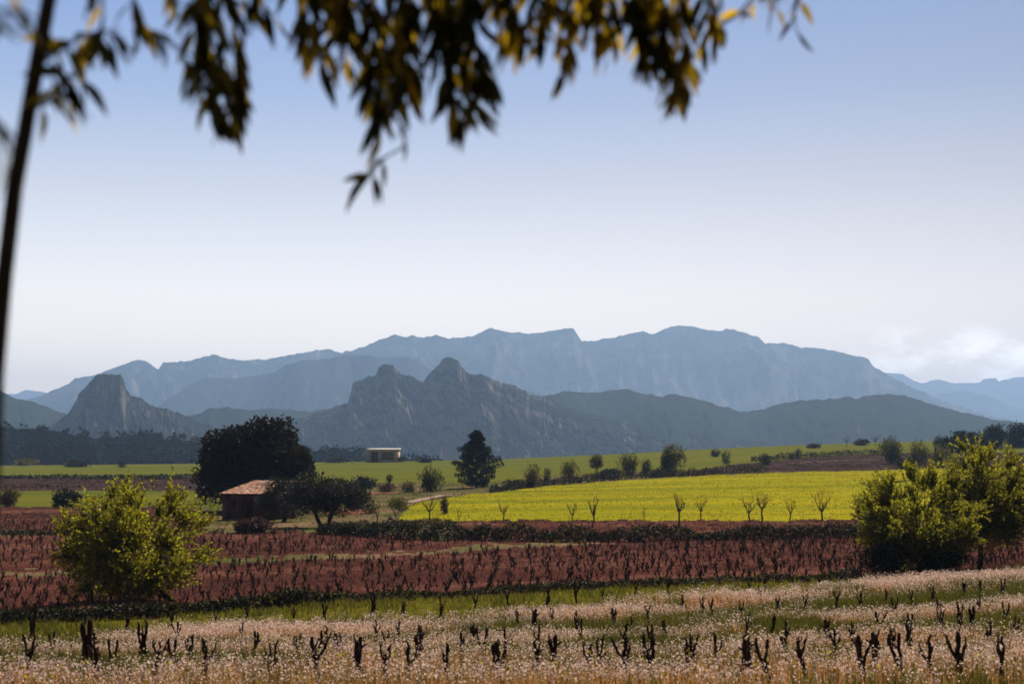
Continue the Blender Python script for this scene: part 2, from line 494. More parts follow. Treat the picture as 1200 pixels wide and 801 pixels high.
ridge('mountains', [(-300, 462), (-60, 459), (17, 462), (30, 457), (50, 459), (110, 470), (300, 478), (700, 470), (1000, 440), (1042, 437), (1059, 438), (1072, 446), (1081, 449), (1099, 444), (1119, 449), (1149, 448), (1153, 444), (1168, 443), (1171, 447), (1185, 443), (1200, 441), (1260, 438), (1400, 446), (1600, 452)], 13500, 2500, 1200, M_FAR, 3, jit=0.6)
ridge('mountains', [(1020, 470), (1075, 466), (1100, 462), (1130, 457), (1160, 464), (1180, 474), (1205, 482), (1300, 488), (1500, 480)], 11000, 1800, 900, M_FAR, 9, jit=0.6)
ridge('mountains', [(-500, 490), (-200, 480), (0, 472), (38, 467), (60, 457), (80, 450), (87, 443), (110, 440), (133, 430), (150, 425), (160, 421), (168, 422), (177, 428), (185, 433), (190, 425), (213, 423), (233, 420), (248, 415), (262, 419), (283, 422), (310, 421), (337, 416), (360, 412), (383, 409), (400, 413), (417, 409), (437, 402), (460, 392), (473, 394), (487, 393), (495, 395), (510, 393), (523, 395), (540, 396), (560, 391), (575, 384), (593, 388), (623, 390), (643, 388), (663, 385), (672, 385), (682, 399), (695, 400), (713, 396), (737, 391), (753, 388), (763, 392), (778, 386), (795, 381), (815, 382), (826, 386), (841, 387), (859, 385), (874, 390), (890, 395), (897, 403), (921, 402), (940, 407), (962, 408), (980, 411), (1002, 417), (1018, 420), (1024, 428), (1040, 437), (1053, 446), (1075, 456), (1097, 466), (1127, 477), (1170, 490), (1250, 505), (1400, 515)], 8500, 2400, 1200, M_FAR, 17, amp=0.40, spur=38, jit=1.0, fine=0.6, step=0.06, shear=25)
ridge('mountains', [(140, 500), (187, 474), (213, 457), (237, 443), (267, 443), (293, 441), (317, 437), (333, 428), (353, 422), (377, 421), (403, 416), (433, 416), (447, 419), (478, 418), (493, 425), (510, 437), (560, 445), (610, 455), (660, 470), (720, 490), (800, 510)], 6600, 1500, 800, M_MID, 29, amp=0.26, spur=30, jit=0.8)
ridge('hills', [(540, 500), (600, 475), (647, 462), (660, 459), (680, 459), (703, 460), (717, 457), (733, 456), (753, 461), (775, 464), (791, 461), (811, 466), (840, 474), (866, 481), (885, 481), (907, 475), (932, 469), (965, 468), (987, 466), (995, 463), (1003, 468), (1013, 463), (1039, 462), (1061, 463), (1083, 470), (1112, 479), (1141, 486), (1171, 492), (1200, 495), (1300, 503), (1500, 512)], 3400, 1100, 550, M_MID, 41, amp=0.30, spur=30, jit=1.1)
ridge('hills', [(-400, 440), (-100, 452), (0, 458), (15, 466), (40, 471), (75, 484), (110, 490), (160, 494), (230, 486), (247, 478), (267, 477), (293, 480), (320, 478), (367, 482), (387, 478), (420, 480), (500, 490), (600, 510)], 3500, 1050, 500, M_MID, 53, amp=0.28, spur=30, jit=1.1)
ridge('rocky_hill', [(20, 535), (62, 498), (80, 485), (89, 469), (92, 460), (100, 453), (107, 445), (111, 440), (125, 438), (140, 439), (144, 445), (147, 455), (152, 462), (167, 468), (177, 475), (197, 480), (213, 485), (233, 493), (253, 500), (290, 512), (340, 525), (420, 533)], 2700, 540, 400, M_BUTTE, 61, amp=0.34, spur=13, du_=0.7, nt_=120, jit=1.0, fine=0.9, shear=55, wob=0.03, conc=1.9, step=0.06)
ridge('rocky_hill', [(300, 505), (350, 490), (380, 481), (395, 474), (408, 472), (411, 460), (413, 448), (423, 445), (432, 440), (440, 439), (443, 430), (452, 425), (460, 427), (468, 437), (480, 440), (495, 447), (503, 437), (513, 428), (520, 420), (527, 418), (535, 422), (542, 430), (550, 438), (565, 438), (580, 445), (600, 452), (620, 460), (643, 466), (663, 477), (700, 486), (760, 497), (820, 508), (900, 518), (980, 528), (1060, 535)], 3000, 740, 400, M_ROCK, 73, amp=0.40, spur=17, du_=0.8, nt_=140, jit=1.2, fine=1.0, shear=210, wob=0.04, conc=1.9, step=0.05)
wood = ridge('hills', [(-400, 497), (-150, 499), (0, 502), (53, 502), (83, 508), (113, 513), (140, 512), (167, 508), (193, 515), (233, 517), (300, 521), (380, 530), (450, 535), (520, 540)], 1150, 450, 300, M_WOOD, 83, base=-20, amp=0.25, spur=40, jit=1.2)

# ------------------------------------------------------------------ air
hx, y0, y1, z0, z1 = 19500, -120, 17200, -33.5, 1010
hv = np.array([(x, y, z) for x in (-hx, hx) for y in (y0, y1) for z in (z0, z1)], float)
m, n, o_ = new_mat('haze_air')
pv = n.nodes.new('ShaderNodeVolumePrincipled')
pv.inputs['Color'].default_value = HAZE_COLOR
pv.inputs['Density'].default_value = HAZE_DENSITY
pv.inputs['Anisotropy'].default_value = 0.3
n.links.new(pv.outputs[0], o_.inputs['Volume'])
hz = mk_mesh('haze', hv, [np.array([(0, 1, 3, 2), (4, 6, 7, 5), (0, 4, 5, 1), (2, 3, 7, 6), (0, 2, 6, 4), (1, 5, 7, 3)])], m)
tag(hz, kind='stuff')

# ------------------------------------------------------------------ builders for plants
class MB:
    """Collects vertices and faces (with a material slot) for one mesh."""
    def __init__(s): s.v = []; s.f = []; s.m = []; s.n = 0
    def add(s, v, f, m=0):
        v = np.asarray(v, float).reshape(-1, 3); f = np.asarray(f, int)
        s.v.append(v); s.f.append(f + s.n); s.m.append(m); s.n += len(v)
    def tube(s, pts, rad, sides=6, m=0, cap=True):
        P = np.array(pts, float); rad = np.broadcast_to(np.array(rad, float), (len(P),))
        t = np.gradient(P, axis=0); t /= np.linalg.norm(t, axis=1)[:, None] + 1e-9
        ref = np.where(np.abs(t[:, 2:3]) > .9, [[1, 0, 0]], [[0, 0, 1]])
        a = np.cross(t, ref); a /= np.linalg.norm(a, axis=1)[:, None] + 1e-9
        b = np.cross(t, a)
        th = np.arange(sides) / sides * 2 * np.pi
        ring = P[:, None] + rad[:, None, None] * (np.cos(th)[None, :, None] * a[:, None] + np.sin(th)[None, :, None] * b[:, None])
        ii = np.arange(len(P) * sides).reshape(len(P), sides); jj = np.roll(ii, -1, 1)
        s.add(ring, np.stack([ii[:-1], jj[:-1], jj[1:], ii[1:]], -1).reshape(-1, 4), m)
        if cap: s.add(ring[-1], [list(range(sides))], m)
    def box(s, lo, hi, m=0):
        v = [(x, y, z) for x in (lo[0], hi[0]) for y in (lo[1], hi[1]) for z in (lo[2], hi[2])]
        s.add(v, [(0, 1, 3, 2), (4, 6, 7, 5), (0, 4, 5, 1), (2, 3, 7, 6), (0, 2, 6, 4), (1, 5, 7, 3)], m)
    def build(s, name, mats, parent=None, smooth=False):
        return mk_mesh(name, np.concatenate(s.v), s.f, mats, smooth, parent, s.m)

def unit(v): return v / (np.linalg.norm(v, axis=-1, keepdims=True) + 1e-9)

def leaves(mb, P, D, L, W, m=0, fold=0.25, rg=rng):
    """One folded four-cornered leaf per row: base P, direction D, length L, width W."""
    n = len(P); D = unit(D)
    S = unit(np.cross(D, unit(rg.normal(size=(n, 3)))))
    N = np.cross(S, D)
    L = np.broadcast_to(L, (n,))[:, None]; W = np.broadcast_to(W, (n,))[:, None]
    mid = P + D * L * .48
    v = np.stack([P, mid + S * W * .5 + N * W * fold, P + D * L, mid - S * W * .5 + N * W * fold], 1)
    mb.add(v, np.arange(4 * n).reshape(n, 4), m)

def sprays(mb, base, dirs, length, per, L, W, up=0.2, rg=rng, m=0, droop=0.0):
    """Leafy shoots: per leaves set along each shoot (base, dirs, length)."""
    n = len(base); dirs = unit(dirs)
    t = (np.arange(per)[None, :] + rg.random((n, per))) / per
    length = np.broadcast_to(length, (n,))
    P = base[:, None] + dirs[:, None] * (t * length[:, None])[..., None]
    P[..., 2] -= droop * (t * length[:, None]) ** 2
    side = unit(rg.normal(size=(n, per, 3)))
    D = dirs[:, None] * .7 + side * .8 + np.array([0, 0, up])
    leaves(mb, P.reshape(-1, 3), D.reshape(-1, 3), L * rg.uniform(.7, 1.25, n * per), W * rg.uniform(.75, 1.2, n * per), m, rg=rg)

def bent(p0, p1, k=5, sag=0.0, wig=0.0, rg=rng):
    p0, p1 = np.array(p0, float), np.array(p1, float); t = np.linspace(0, 1, k)[:, None]
    P = p0 + (p1 - p0) * t
    ln = np.linalg.norm(p1 - p0)
    P[:, 2] += sag * ln * (t[:, 0] * (1 - t[:, 0])) * 4
    P[1:-1] += rg.normal(size=(k - 2, 3)) * wig * ln
    return P

def leafy_tree(name, label, cat, base, cen, rad, bark, leafm, n_shoot=260, per=34, L=.11, W=.05, shoot=.7, trunk_r=.12, limbs=7, seed=1, group=None, top_shoots=(), lean=(0, 0), low=-.9, clump=None, core=0, core_z=-.15):
    """Tree with a trunk and limbs up into an uneven crown of leafy shoots. cen, rad: crown ellipsoid from base."""
    rg = np.random.default_rng(seed)
    root = thing(name, label, cat, base, group)
    cen, rad = np.array(cen, float), np.array(rad, float)
    tb = MB()
    fork = np.array([cen[0] * .45 + lean[0], cen[1] * .45 + lean[1], max(.25 * cen[2], cen[2] - rad[2] * .75)])
    tp = bent((0, 0, -.15), fork, 6, 0, .025, rg)
    tb.tube(tp, np.linspace(trunk_r * 1.25, trunk_r * .85, 6), 8)
    tips = []
    for k in range(limbs):
        a = k / limbs * 2 * np.pi + rg.uniform(-.3, .3)
        q = cen + rad * np.array([math.cos(a) * .62, math.sin(a) * .62, rg.uniform(-.15, .75)])
        lp = bent(fork, q, 7, rg.uniform(-.05, .12), .035, rg)
        tb.tube(lp, np.linspace(trunk_r * .6, trunk_r * .14, 7), 6)
        tips.append(lp)
        for j in range(3):
            p = lp[rg.integers(2, 6)]; q2 = p + unit(q - fork + rg.normal(size=3) * 1.6) * rad * rg.uniform(.3, .5)
            sp = bent(p, q2, 5, .05, .04, rg); tb.tube(sp, np.linspace(trunk_r * .25, trunk_r * .07, 5), 5); tips.append(sp)
    allp = np.concatenate(tips)
    # crown points: uneven ellipsoid, denser outside, with lobes and gaps
    D = unit(rg.normal(size=(n_shoot * 3, 3)))
    D = D[D[:, 2] > low][: n_shoot * 2]
    lob = fbm(np.arctan2(D[:, 1], D[:, 0]) * 2.1 + 9, D[:, 2] * 3.2, seed * 7 + 1, 2)
    keep = lob > np.quantile(lob, .22)
    D, lob = D[keep][:n_shoot], lob[keep][:n_shoot]
    rr = (.42 + .58 * rg.random(len(D)) ** .55) * (.62 + .80 * (lob - .2))
    B = cen + D * rad * rr[:, None]
    if clump:
        cc = cen + unit(rg.normal(size=(clump, 3))) * rad * (.6 + .35 * rg.random((clump, 1)))
        near = np.argmin(((B[:, None] - cc[None]) ** 2).sum(-1), 1)
        B = B + (cc[near] - B) * .66
    dirs = D * np.array([1, 1, .7]) + rg.normal(size=D.shape) * .45 + np.array([0, 0, .55])
    ln = shoot * rg.uniform(.5, 1.25, len(B))
    cb = MB()
    sprays(cb, B, dirs, ln, per, L, W, .15, rg)
    if core: mass(cb, cen + np.array([0, 0, core_z * rad[2]]), rad * .80, core, L * 1.1, W * 1.15, rg, lobes=20, low=-.9)
    for (p, d, l) in top_shoots:
        sprays(cb, np.array([p], float), np.array([d], float), l, int(per * .8), L, W, .3, rg)
        tb.tube(bent(p, np.array(p) + unit(np.array(d, float)) * l, 4), [trunk_r * .06] * 4, 4)
    du_ = unit(dirs)
    for b, d, l in list(zip(B, du_, ln))[::2]:      # twigs that carry the shoots
        p = allp[np.argmin(((allp - b) ** 2).sum(1))]
        tb.tube(np.array([p, (p + b) / 2 + rg.normal(size=3) * .03, b, b + d * l * .8]), [trunk_r * .09, trunk_r * .07, trunk_r * .05, trunk_r * .02], 3, cap=False)
    tb.build('trunk', bark, root, True)
    cb.build('crown', leafm, root)
    return root

def mass(mb, cen, rad, n, L, W, rg, m=0, lobes=9, up=.3, low=-.5, fine=.35):
    """Leaf mass built of overlapping clumps inside an ellipsoid."""
    cen, rad = np.array(cen, float), np.array(rad, float)
    D = unit(rg.normal(size=(lobes, 3))); D[:, 2] = np.where(D[:, 2] < low, -D[:, 2], D[:, 2])
    C = np.concatenate([cen + D * rad * rg.uniform(.45, .72, (lobes, 1)), [cen]])
    cr = rg.uniform(.30, .52, lobes + 1); cr[-1] = .6
    k = rg.choice(lobes + 1, n, p=(cr ** 2) / (cr ** 2).sum())
    E = unit(rg.normal(size=(n, 3)))
    P = C[k] + E * rad * (cr[k] * (1 - fine * rg.random(n) ** 1.5 + .12 * rg.normal(size=n)))[:, None]
    P[:, 2] = np.maximum(P[:, 2], cen[2] - rad[2] * 1.0 + .02)
    leaves(mb, P, E + rg.normal(size=(n, 3)) * .7 + np.array([0, 0, up]), L * rg.uniform(.7, 1.3, n), W * rg.uniform(.7, 1.3, n), m, rg=rg)

def shrub(name, label, cat, u, v, wpx, hpx, leafm, barkm, seed, group=None, n=900, Lr=.09, stems=4, lobes=8, trunk=0.0, deep=.8, dmin=30):
    """Bush or small round tree standing at photo pixel (u, v); trunk: share of its height that is bare stem."""
    rg = np.random.default_rng(seed)
    p = put(u, v, dmin)
    k = p.y / F; wd, h = wpx * k, hpx * k
    root = thing(name, label, cat, p, group)
    fb, sb = MB(), MB()
    ch = h * (1 - trunk)
    Lf = Lr * max(wd, h)
    if trunk: mass(fb, (0, 0, h - ch * .5), (wd * .5, wd * .5 * deep, ch * .5), n, Lf, Lf * .55, rg, lobes=lobes)
    else:
        for q in range(3):      # two or three unequal stems' worth of leaves, broad at the ground
            ox = rg.uniform(-.2, .2) * wd; sz = (1, .78, .62)[q]
            mass(fb, (ox if q else 0, rg.uniform(-.15, .15) * wd, h * .36 * sz), (wd * .5 * sz - abs(ox) * .3, wd * .45 * sz, h * .62 * sz), n // 3, Lf, Lf * .55, rg, lobes=lobes)
        ns = max(6, n // 70); th = rg.uniform(0, 6.28, ns); ra = rg.random(ns) ** .6 * wd * .42
        sprays(fb, np.stack([np.cos(th) * ra, np.sin(th) * ra, h * (.72 - .5 * (ra / wd * 2) ** 2) * rg.uniform(.7, 1.05, ns)], -1), np.stack([np.cos(th) * .4, np.sin(th) * .4, np.ones(ns)], -1) + rg.normal(size=(ns, 3)) * .2, h * rg.uniform(.15, .34, ns), 9, Lf, Lf * .5, .3, rg)
        for a_ in fb.v: a_[:, 2] = np.where(a_[:, 2] < 0, -a_[:, 2] * .5, a_[:, 2])
    for s in range(stems):
        a = rg.uniform(0, 6.28); q = np.array([math.cos(a) * wd * .3, math.sin(a) * wd * .3, h * rg.uniform(.65, .95)])
        sb.tube(bent((math.cos(a) * .03, math.sin(a) * .03, -.1), q, 5, 0, .04, rg), np.linspace(.02, .006, 5) * max(h, 1), 5)
    sb.build('trunk' if trunk else 'stems', barkm, root, True)
    fb.build('crown' if trunk else 'foliage', leafm, root)
    return root

def bare_tree(name, label, cat, u, v, wpx, hpx, barkm, budm, seed, group=None, buds=60, arms=4):
    """Small pruned tree: short trunk, rising branches, twigs and a few fresh leaves."""
    rg = np.random.default_rng(seed)
    p = put(u, v, 40); k = p.y / F; wd, h = wpx * k, hpx * k
    root = thing(name, label, cat, p, group)
    tb, bb = MB(), MB()
    fork = np.array([rg.uniform(-.05, .05) * h, 0, h * rg.uniform(.28, .42)])
    tb.tube(bent((0, 0, -.1), fork, 4, 0, .03, rg), np.linspace(.036, .026, 4) * h, 6)
    tips = []
    for j in range(arms):
        a = j / arms * 6.28 + rg.uniform(-.4, .4)
        q = np.array([math.cos(a) * wd * .36, math.sin(a) * wd * .36, h * rg.uniform(.68, .9)])
        lp = bent(fork, q, 6, -.05, .03, rg); tb.tube(lp, np.linspace(.022, .009, 6) * h, 5)
        for s in range(5):
            p0 = lp[rg.integers(2, 6)]; q2 = p0 + np.array([rg.normal() * wd * .14, rg.normal() * wd * .14, rg.uniform(.08, .26) * h])
            tp = bent(p0, q2, 4, 0, .05, rg); tb.tube(tp, np.linspace(.008, .003, 4) * h, 3, cap=False); tips.append(tp)
    if buds:
        T_ = np.concatenate(tips); i = rg.integers(0, len(T_), buds)
        leaves(bb, T_[i] + rg.normal(size=(buds, 3)) * .02 * h, rg.normal(size=(buds, 3)) + np.array([0, 0, .6]), .045 * h * rg.uniform(.6, 1.3, buds), .028 * h, rg=rg)
        bb.build('leaves', budm, root)
    tb.build('trunk', barkm, root, True)
    return root

# materials for plants
BARK = bark_mat('dark_bark', (.030, .020, .017), (.085, .062, .05))
BARKV = bark_mat('vine_bark', (.018, .012, .011), (.085, .058, .048), 25)
BARKT = bark_mat('pale_bark', (.075, .045, .028), (.17, .11, .07))
LF_NEAR = leaf_mat('overhanging_leaf_shaded', (.018, .024, .010), (.10, .075, .008), .12, .6, .5, .015)  # shaded copy of the leaf, backlit darkness put into its colour
LF_GREEN = leaf_mat('fresh_leaf', (.060, .064, .008), (.55, .50, .020), .36, .7)
LF_GREEN2 = leaf_mat('spring_leaf', (.048, .056, .010), (.46, .43, .025), .42, .65)
LF_OAK = leaf_mat('evergreen_oak_leaf', (.022, .019, .017), (.045, .04, .015), .12, .6)
LF_OLIVE = leaf_mat('olive_leaf', (.048, .046, .040), (.06, .055, .03), .14, .5)
LF_PINE = leaf_mat('pine_needles', (.010, .017, .016), (.02, .03, .01), .10, .5)
LF_DARK = leaf_mat('dark_scrub_leaf', (.016, .020, .015), (.05, .05, .018), .16, .6)
LF_MID = leaf_mat('green_scrub_leaf', (.036, .042, .014), (.16, .155, .02), .30, .5)
LF_DULL = leaf_mat('dull_scrub_leaf', (.065, .054, .026), (.20, .16, .035), .28, .5)
LF_BROWN = leaf_mat('dry_scrub_leaf', (.075, .042, .034), (.12, .06, .04), .2, .5)
LF_FOREST = leaf_mat('far_wood_leaf', (.013, .016, .012), (.02, .02, .01), .1, .5, 1.0, 0.0)
LF_BUD = leaf_mat('young_leaf', (.20, .15, .03), (.40, .28, .03), .45, .4)

# ------------------------------------------------------------------ stuff on the fields
def field_points(n, uspan, dspan, want, seed, dens_pow=1.0):
    rg = np.random.default_rng(seed)
    d = (dspan[0] ** dens_pow + rg.random(n) * (dspan[1] ** dens_pow - dspan[0] ** dens_pow)) ** (1 / dens_pow)
    u = rg.uniform(*uspan, n); x = (u - 600) / F * d
    z = ground_z(x, d); v = tan_row((z - CZ) / d)
    ok = np.isin(region(u, d, v), want)
    return np.stack([x, d, z], -1)[ok], u[ok], v[ok]

def blades(mb, P, per, h, w, spread, lean, rg, m=0):
    n = len(P) * per
    B = np.repeat(P, per, 0) + np.concatenate([rg.normal(size=(n, 2)) * np.repeat(np.broadcast_to(spread, (len(P),)), per)[:, None], np.zeros((n, 1)) - .02], 1)
    H = (np.repeat(np.broadcast_to(h, (len(P),)), per) * rg.uniform(.55, 1.2, n))[:, None]
    a = rg.uniform(0, 6.28, n); A = np.stack([np.cos(a), np.sin(a), a * 0], -1)
    W = np.repeat(np.broadcast_to(w, (len(P),)), per)[:, None] * .5
    q = rg.uniform(0, 6.28, n); Q = np.stack([np.cos(q), np.sin(q), q * 0], -1)
    tip = B + np.array([0, 0, 1]) * H + Q * H * lean * rg.random((n, 1))
    v = np.stack([B - A * W, B + A * W, tip], 1)
    mb.add(v, np.arange(3 * n).reshape(n, 3), m)
    return tip

G_STRAW = leaf_mat('dry_stalk', (.46, .235, .10), (.60, .30, .10), .44, .55)
G_WEED = leaf_mat('green_weed', (.040, .046, .012), (.16, .155, .018), .34, .7)
G_PETAL = leaf_mat('pale_petal', (.80, .63, .54), (.80, .60, .50), .45, .3)
G_YELLOW = leaf_mat('yellow_flower', (.42, .34, .006), (.48, .39, .006), .45, .3)
G_LIME = leaf_mat('lime_grass', (.115, .105, .011), (.27, .235, .018), .40, .6)  # plain yellow-green grass colour
G_RED = leaf_mat('reddish_weed', (.095, .036, .032), (.15, .058, .045), .35, .6)
G_DRYTAN = leaf_mat('tan_weed', (.24, .15, .085), (.22, .14, .07), .35, .4)

rg = np.random.default_rng(77)
P, u, v = field_points(175000, (-260, 1460), (15, 78), [1], 78, 1.55)
g1 = fbm(P[:, 0] / 2.4, P[:, 1] / 1.5, 90, 3); g2 = fbm(P[:, 0] / 6 + 40, P[:, 1] / 4, 95, 3)
row = np.sin((P[:, 1] - 0.17 * P[:, 0]) * 2 * np.pi / 2.9)               # thin strips of bare soil left by the plough
dist = P[:, 1]
kind = rg.random(len(P))
soil = (g1 < .36) & (kind < .75) | ((row > .75) & (kind < .55) & (dist < 40))
right = smooth01((u - 150) / 500)
qb = P[:, 1] - .72 * P[:, 0]
band = np.interp(qb + 2.5 * (g2 - .5) * qb / 20, [13, 16, 18.5, 22, 26, 30.2, 36, 44, 52, 58, 66, 74], [.7, 1, .35, 1, .05, 1, .05, 1, .7, .25, .9, .4])
band = 1 - (1 - band) * (.30 + .70 * right)
green = (~soil) & ((kind > .16 + .82 * band) | (g2 > .68))
flow = (~soil) & (~green)
hh = np.where(flow, .20 + .15 * band, .30) * (.45 + 1.1 * g1) * (1 + .1 * rg.normal(size=len(P)))
sw = .010 + dist * .00022
mb = MB()
tips = blades(mb, P[flow], 3, hh[flow], sw[flow] * .8, .07, .4, rg, 0)
blades(mb, P[green], 7, hh[green] * 1.1, sw[green] * 1.5, .11, .7, rg, 1)
blades(mb, P[soil][::2], 2, .12, sw[soil][::2], .1, .8, rg, 0)
# small flower heads on the stalks
k = rg.random(len(tips)) < (.24 + .56 * band)[np.repeat(np.nonzero(flow)[0], 3)]
T_ = np.repeat(tips[k], 2, 0) + rg.normal(size=(k.sum() * 2, 3)) * np.array([.04, .04, .025])
dT = T_[:, 1]
leaves(mb, T_, rg.normal(size=T_.shape) + np.array([0, 0, .4]), (.020 + dT * .00044) * rg.uniform(.5, 1.4, len(T_)), (.017 + dT * .00040), 2, rg=rg)
yk = rg.random(len(T_)) < .012
leaves(mb, T_[yk] + np.array([0, 0, .05]), rg.normal(size=(yk.sum(), 3)), .045, .04, 3, rg=rg)
tag(mb.build('wildflowers', [G_STRAW, G_WEED, G_PETAL, G_YELLOW]), 'pale pink and white wildflowers on dry stalks covering the nearest field', 'wildflowers', kind='stuff')

mb = MB()
P, u, v = field_points(60000, (-260, 1460), (30, 110), [2], 79, 1.6)
near = v > lines(u, MEADOW_TOP) - 60
P = P[near]; u = u[near]
g = fbm(P[:, 0] / 1.8, P[:, 1] / 1.8, 99, 3)
blades(mb, P, 4, .10 + .22 * g, .014 + P[:, 1] * .0004, .10, .8, rg, 0)
kk = (g > .58) | (rg.random(len(P)) < .12)
blades(mb, P[kk], 4, .30, .02 + P[kk, 1] * .0004, .12, .6, rg, 1)
tag(mb.build('grass', [G_LIME, G_WEED]), 'bright green grass strip along the far edge of the wildflowers', 'grass', kind='stuff')

mb = MB()
P, u, v = field_points(56000, (-260, 1460), (58, 215), [3], 80, 1.25)
g = fbm(P[:, 0] / 3, P[:, 1] / 3, 101, 3); kx = rg.random(len(P))
a = kx < .80
blades(mb, P[a], 4, .06 + .30 * g[a] ** 1.5, .020 + P[a, 1] * .0005, .16, .8, rg, 0)
b = (kx >= .80) & (kx < .93); blades(mb, P[b], 4, .08 + .24 * g[b], .02 + P[b, 1] * .0005, .16, .8, rg, 1)
c = kx >= .93; blades(mb, P[c], 7, .16 + .14 * g[c], .02 + P[c, 1] * .0005, .14, .8, rg, 2)
tag(mb.build('vineyard_weeds', [G_RED, G_DRYTAN, LF_DARK]), 'reddish low weeds between the vine stumps of the middle vineyard', 'weeds', kind='stuff')

mb = MB()
P, u, v = field_points(20000, (380, 1500), (135, 330), [4], 81, 1.0)
g = fbm(P[:, 0] / 26, P[:, 1] / 4, 103, 3); kx = rg.random(len(P))
a = kx < .55 + 1.2 * (g - .4)
blades(mb, P[a], 3, .22, .05 + P[a, 1] * .0005, .3, .6, rg, 0)
blades(mb, P[~a], 3, .18, .05 + P[~a, 1] * .0005, .3, .6, rg, 1)
tag(mb.build('yellow_flowers', [G_YELLOW, G_LIME]), 'yellow flowering crop covering the sloping field behind the bare saplings', 'yellow flowers', kind='stuff')

mb = MB()
P, u, v = field_points(22000, (-200, 1500), (60, 420), [0], 82, 1.0)
g = fbm(P[:, 0] / 5, P[:, 1] / 5, 104, 3); kx = rg.random(len(P))
for lo, hi, mm in ((0, .36, 0), (.36, .60, 1), (.60, .90, 2), (.90, 1.01, 3)):
    s_ = (kx >= lo) & (kx < hi)
    blades(mb, P[s_], 4, .15 + .45 * g[s_] ** 2, .04 + P[s_, 1] * .0005, .3, .7, rg, mm)
P, u, v = field_points(15000, (-200, 1500), (200, 420), [6], 85, 1.0)
g = fbm(P[:, 0] / 7, P[:, 1] / 7, 107, 3); kx = rg.random(len(P))
for lo, hi, mm in ((0, .65, 3), (.65, .9, 4), (.9, 1.01, 0)):
    s_ = (kx >= lo) & (kx < hi) & (g > .42)
    blades(mb, P[s_], 4, .10 + .7 * g[s_] ** 2, .05 + P[s_, 1] * .0006, .4, .7, rg, mm)
tag(mb.build('undergrowth', [G_WEED, G_DRYTAN, G_LIME, LF_BROWN, LF_DARK]), 'rough grass and weeds on the banks between the fields', 'undergrowth', kind='stuff')

# trees of the far wooded hill on the left: one dark mass
rg = np.random.default_rng(31)
W_ = wood[10:-13].reshape(-1, 3)
W_ = W_[W_[:, 2] > -18]
pick = W_[rg.integers(0, len(W_), 2600)] + rg.normal(size=(2600, 3)) * np.array([3, 6, 0])
mb = MB()
cr = rg.uniform(1.6, 3.4, len(pick))
Q = np.repeat(pick, 12, 0) + unit(rg.normal(size=(len(pick) * 12, 3))) * np.repeat(cr, 12)[:, None] * np.array([1, 1, .9]) + np.repeat(np.stack([cr * 0, cr * 0, cr * .8], -1), 12, 0)
leaves(mb, Q, rg.normal(size=Q.shape) + np.array([0, 0, .5]), np.repeat(cr, 12) * 1.1, np.repeat(cr, 12) * .9, rg=rg)
tag(mb.build('forest', LF_FOREST), 'dark woodland covering the low hill at the left', 'forest', kind='stuff')

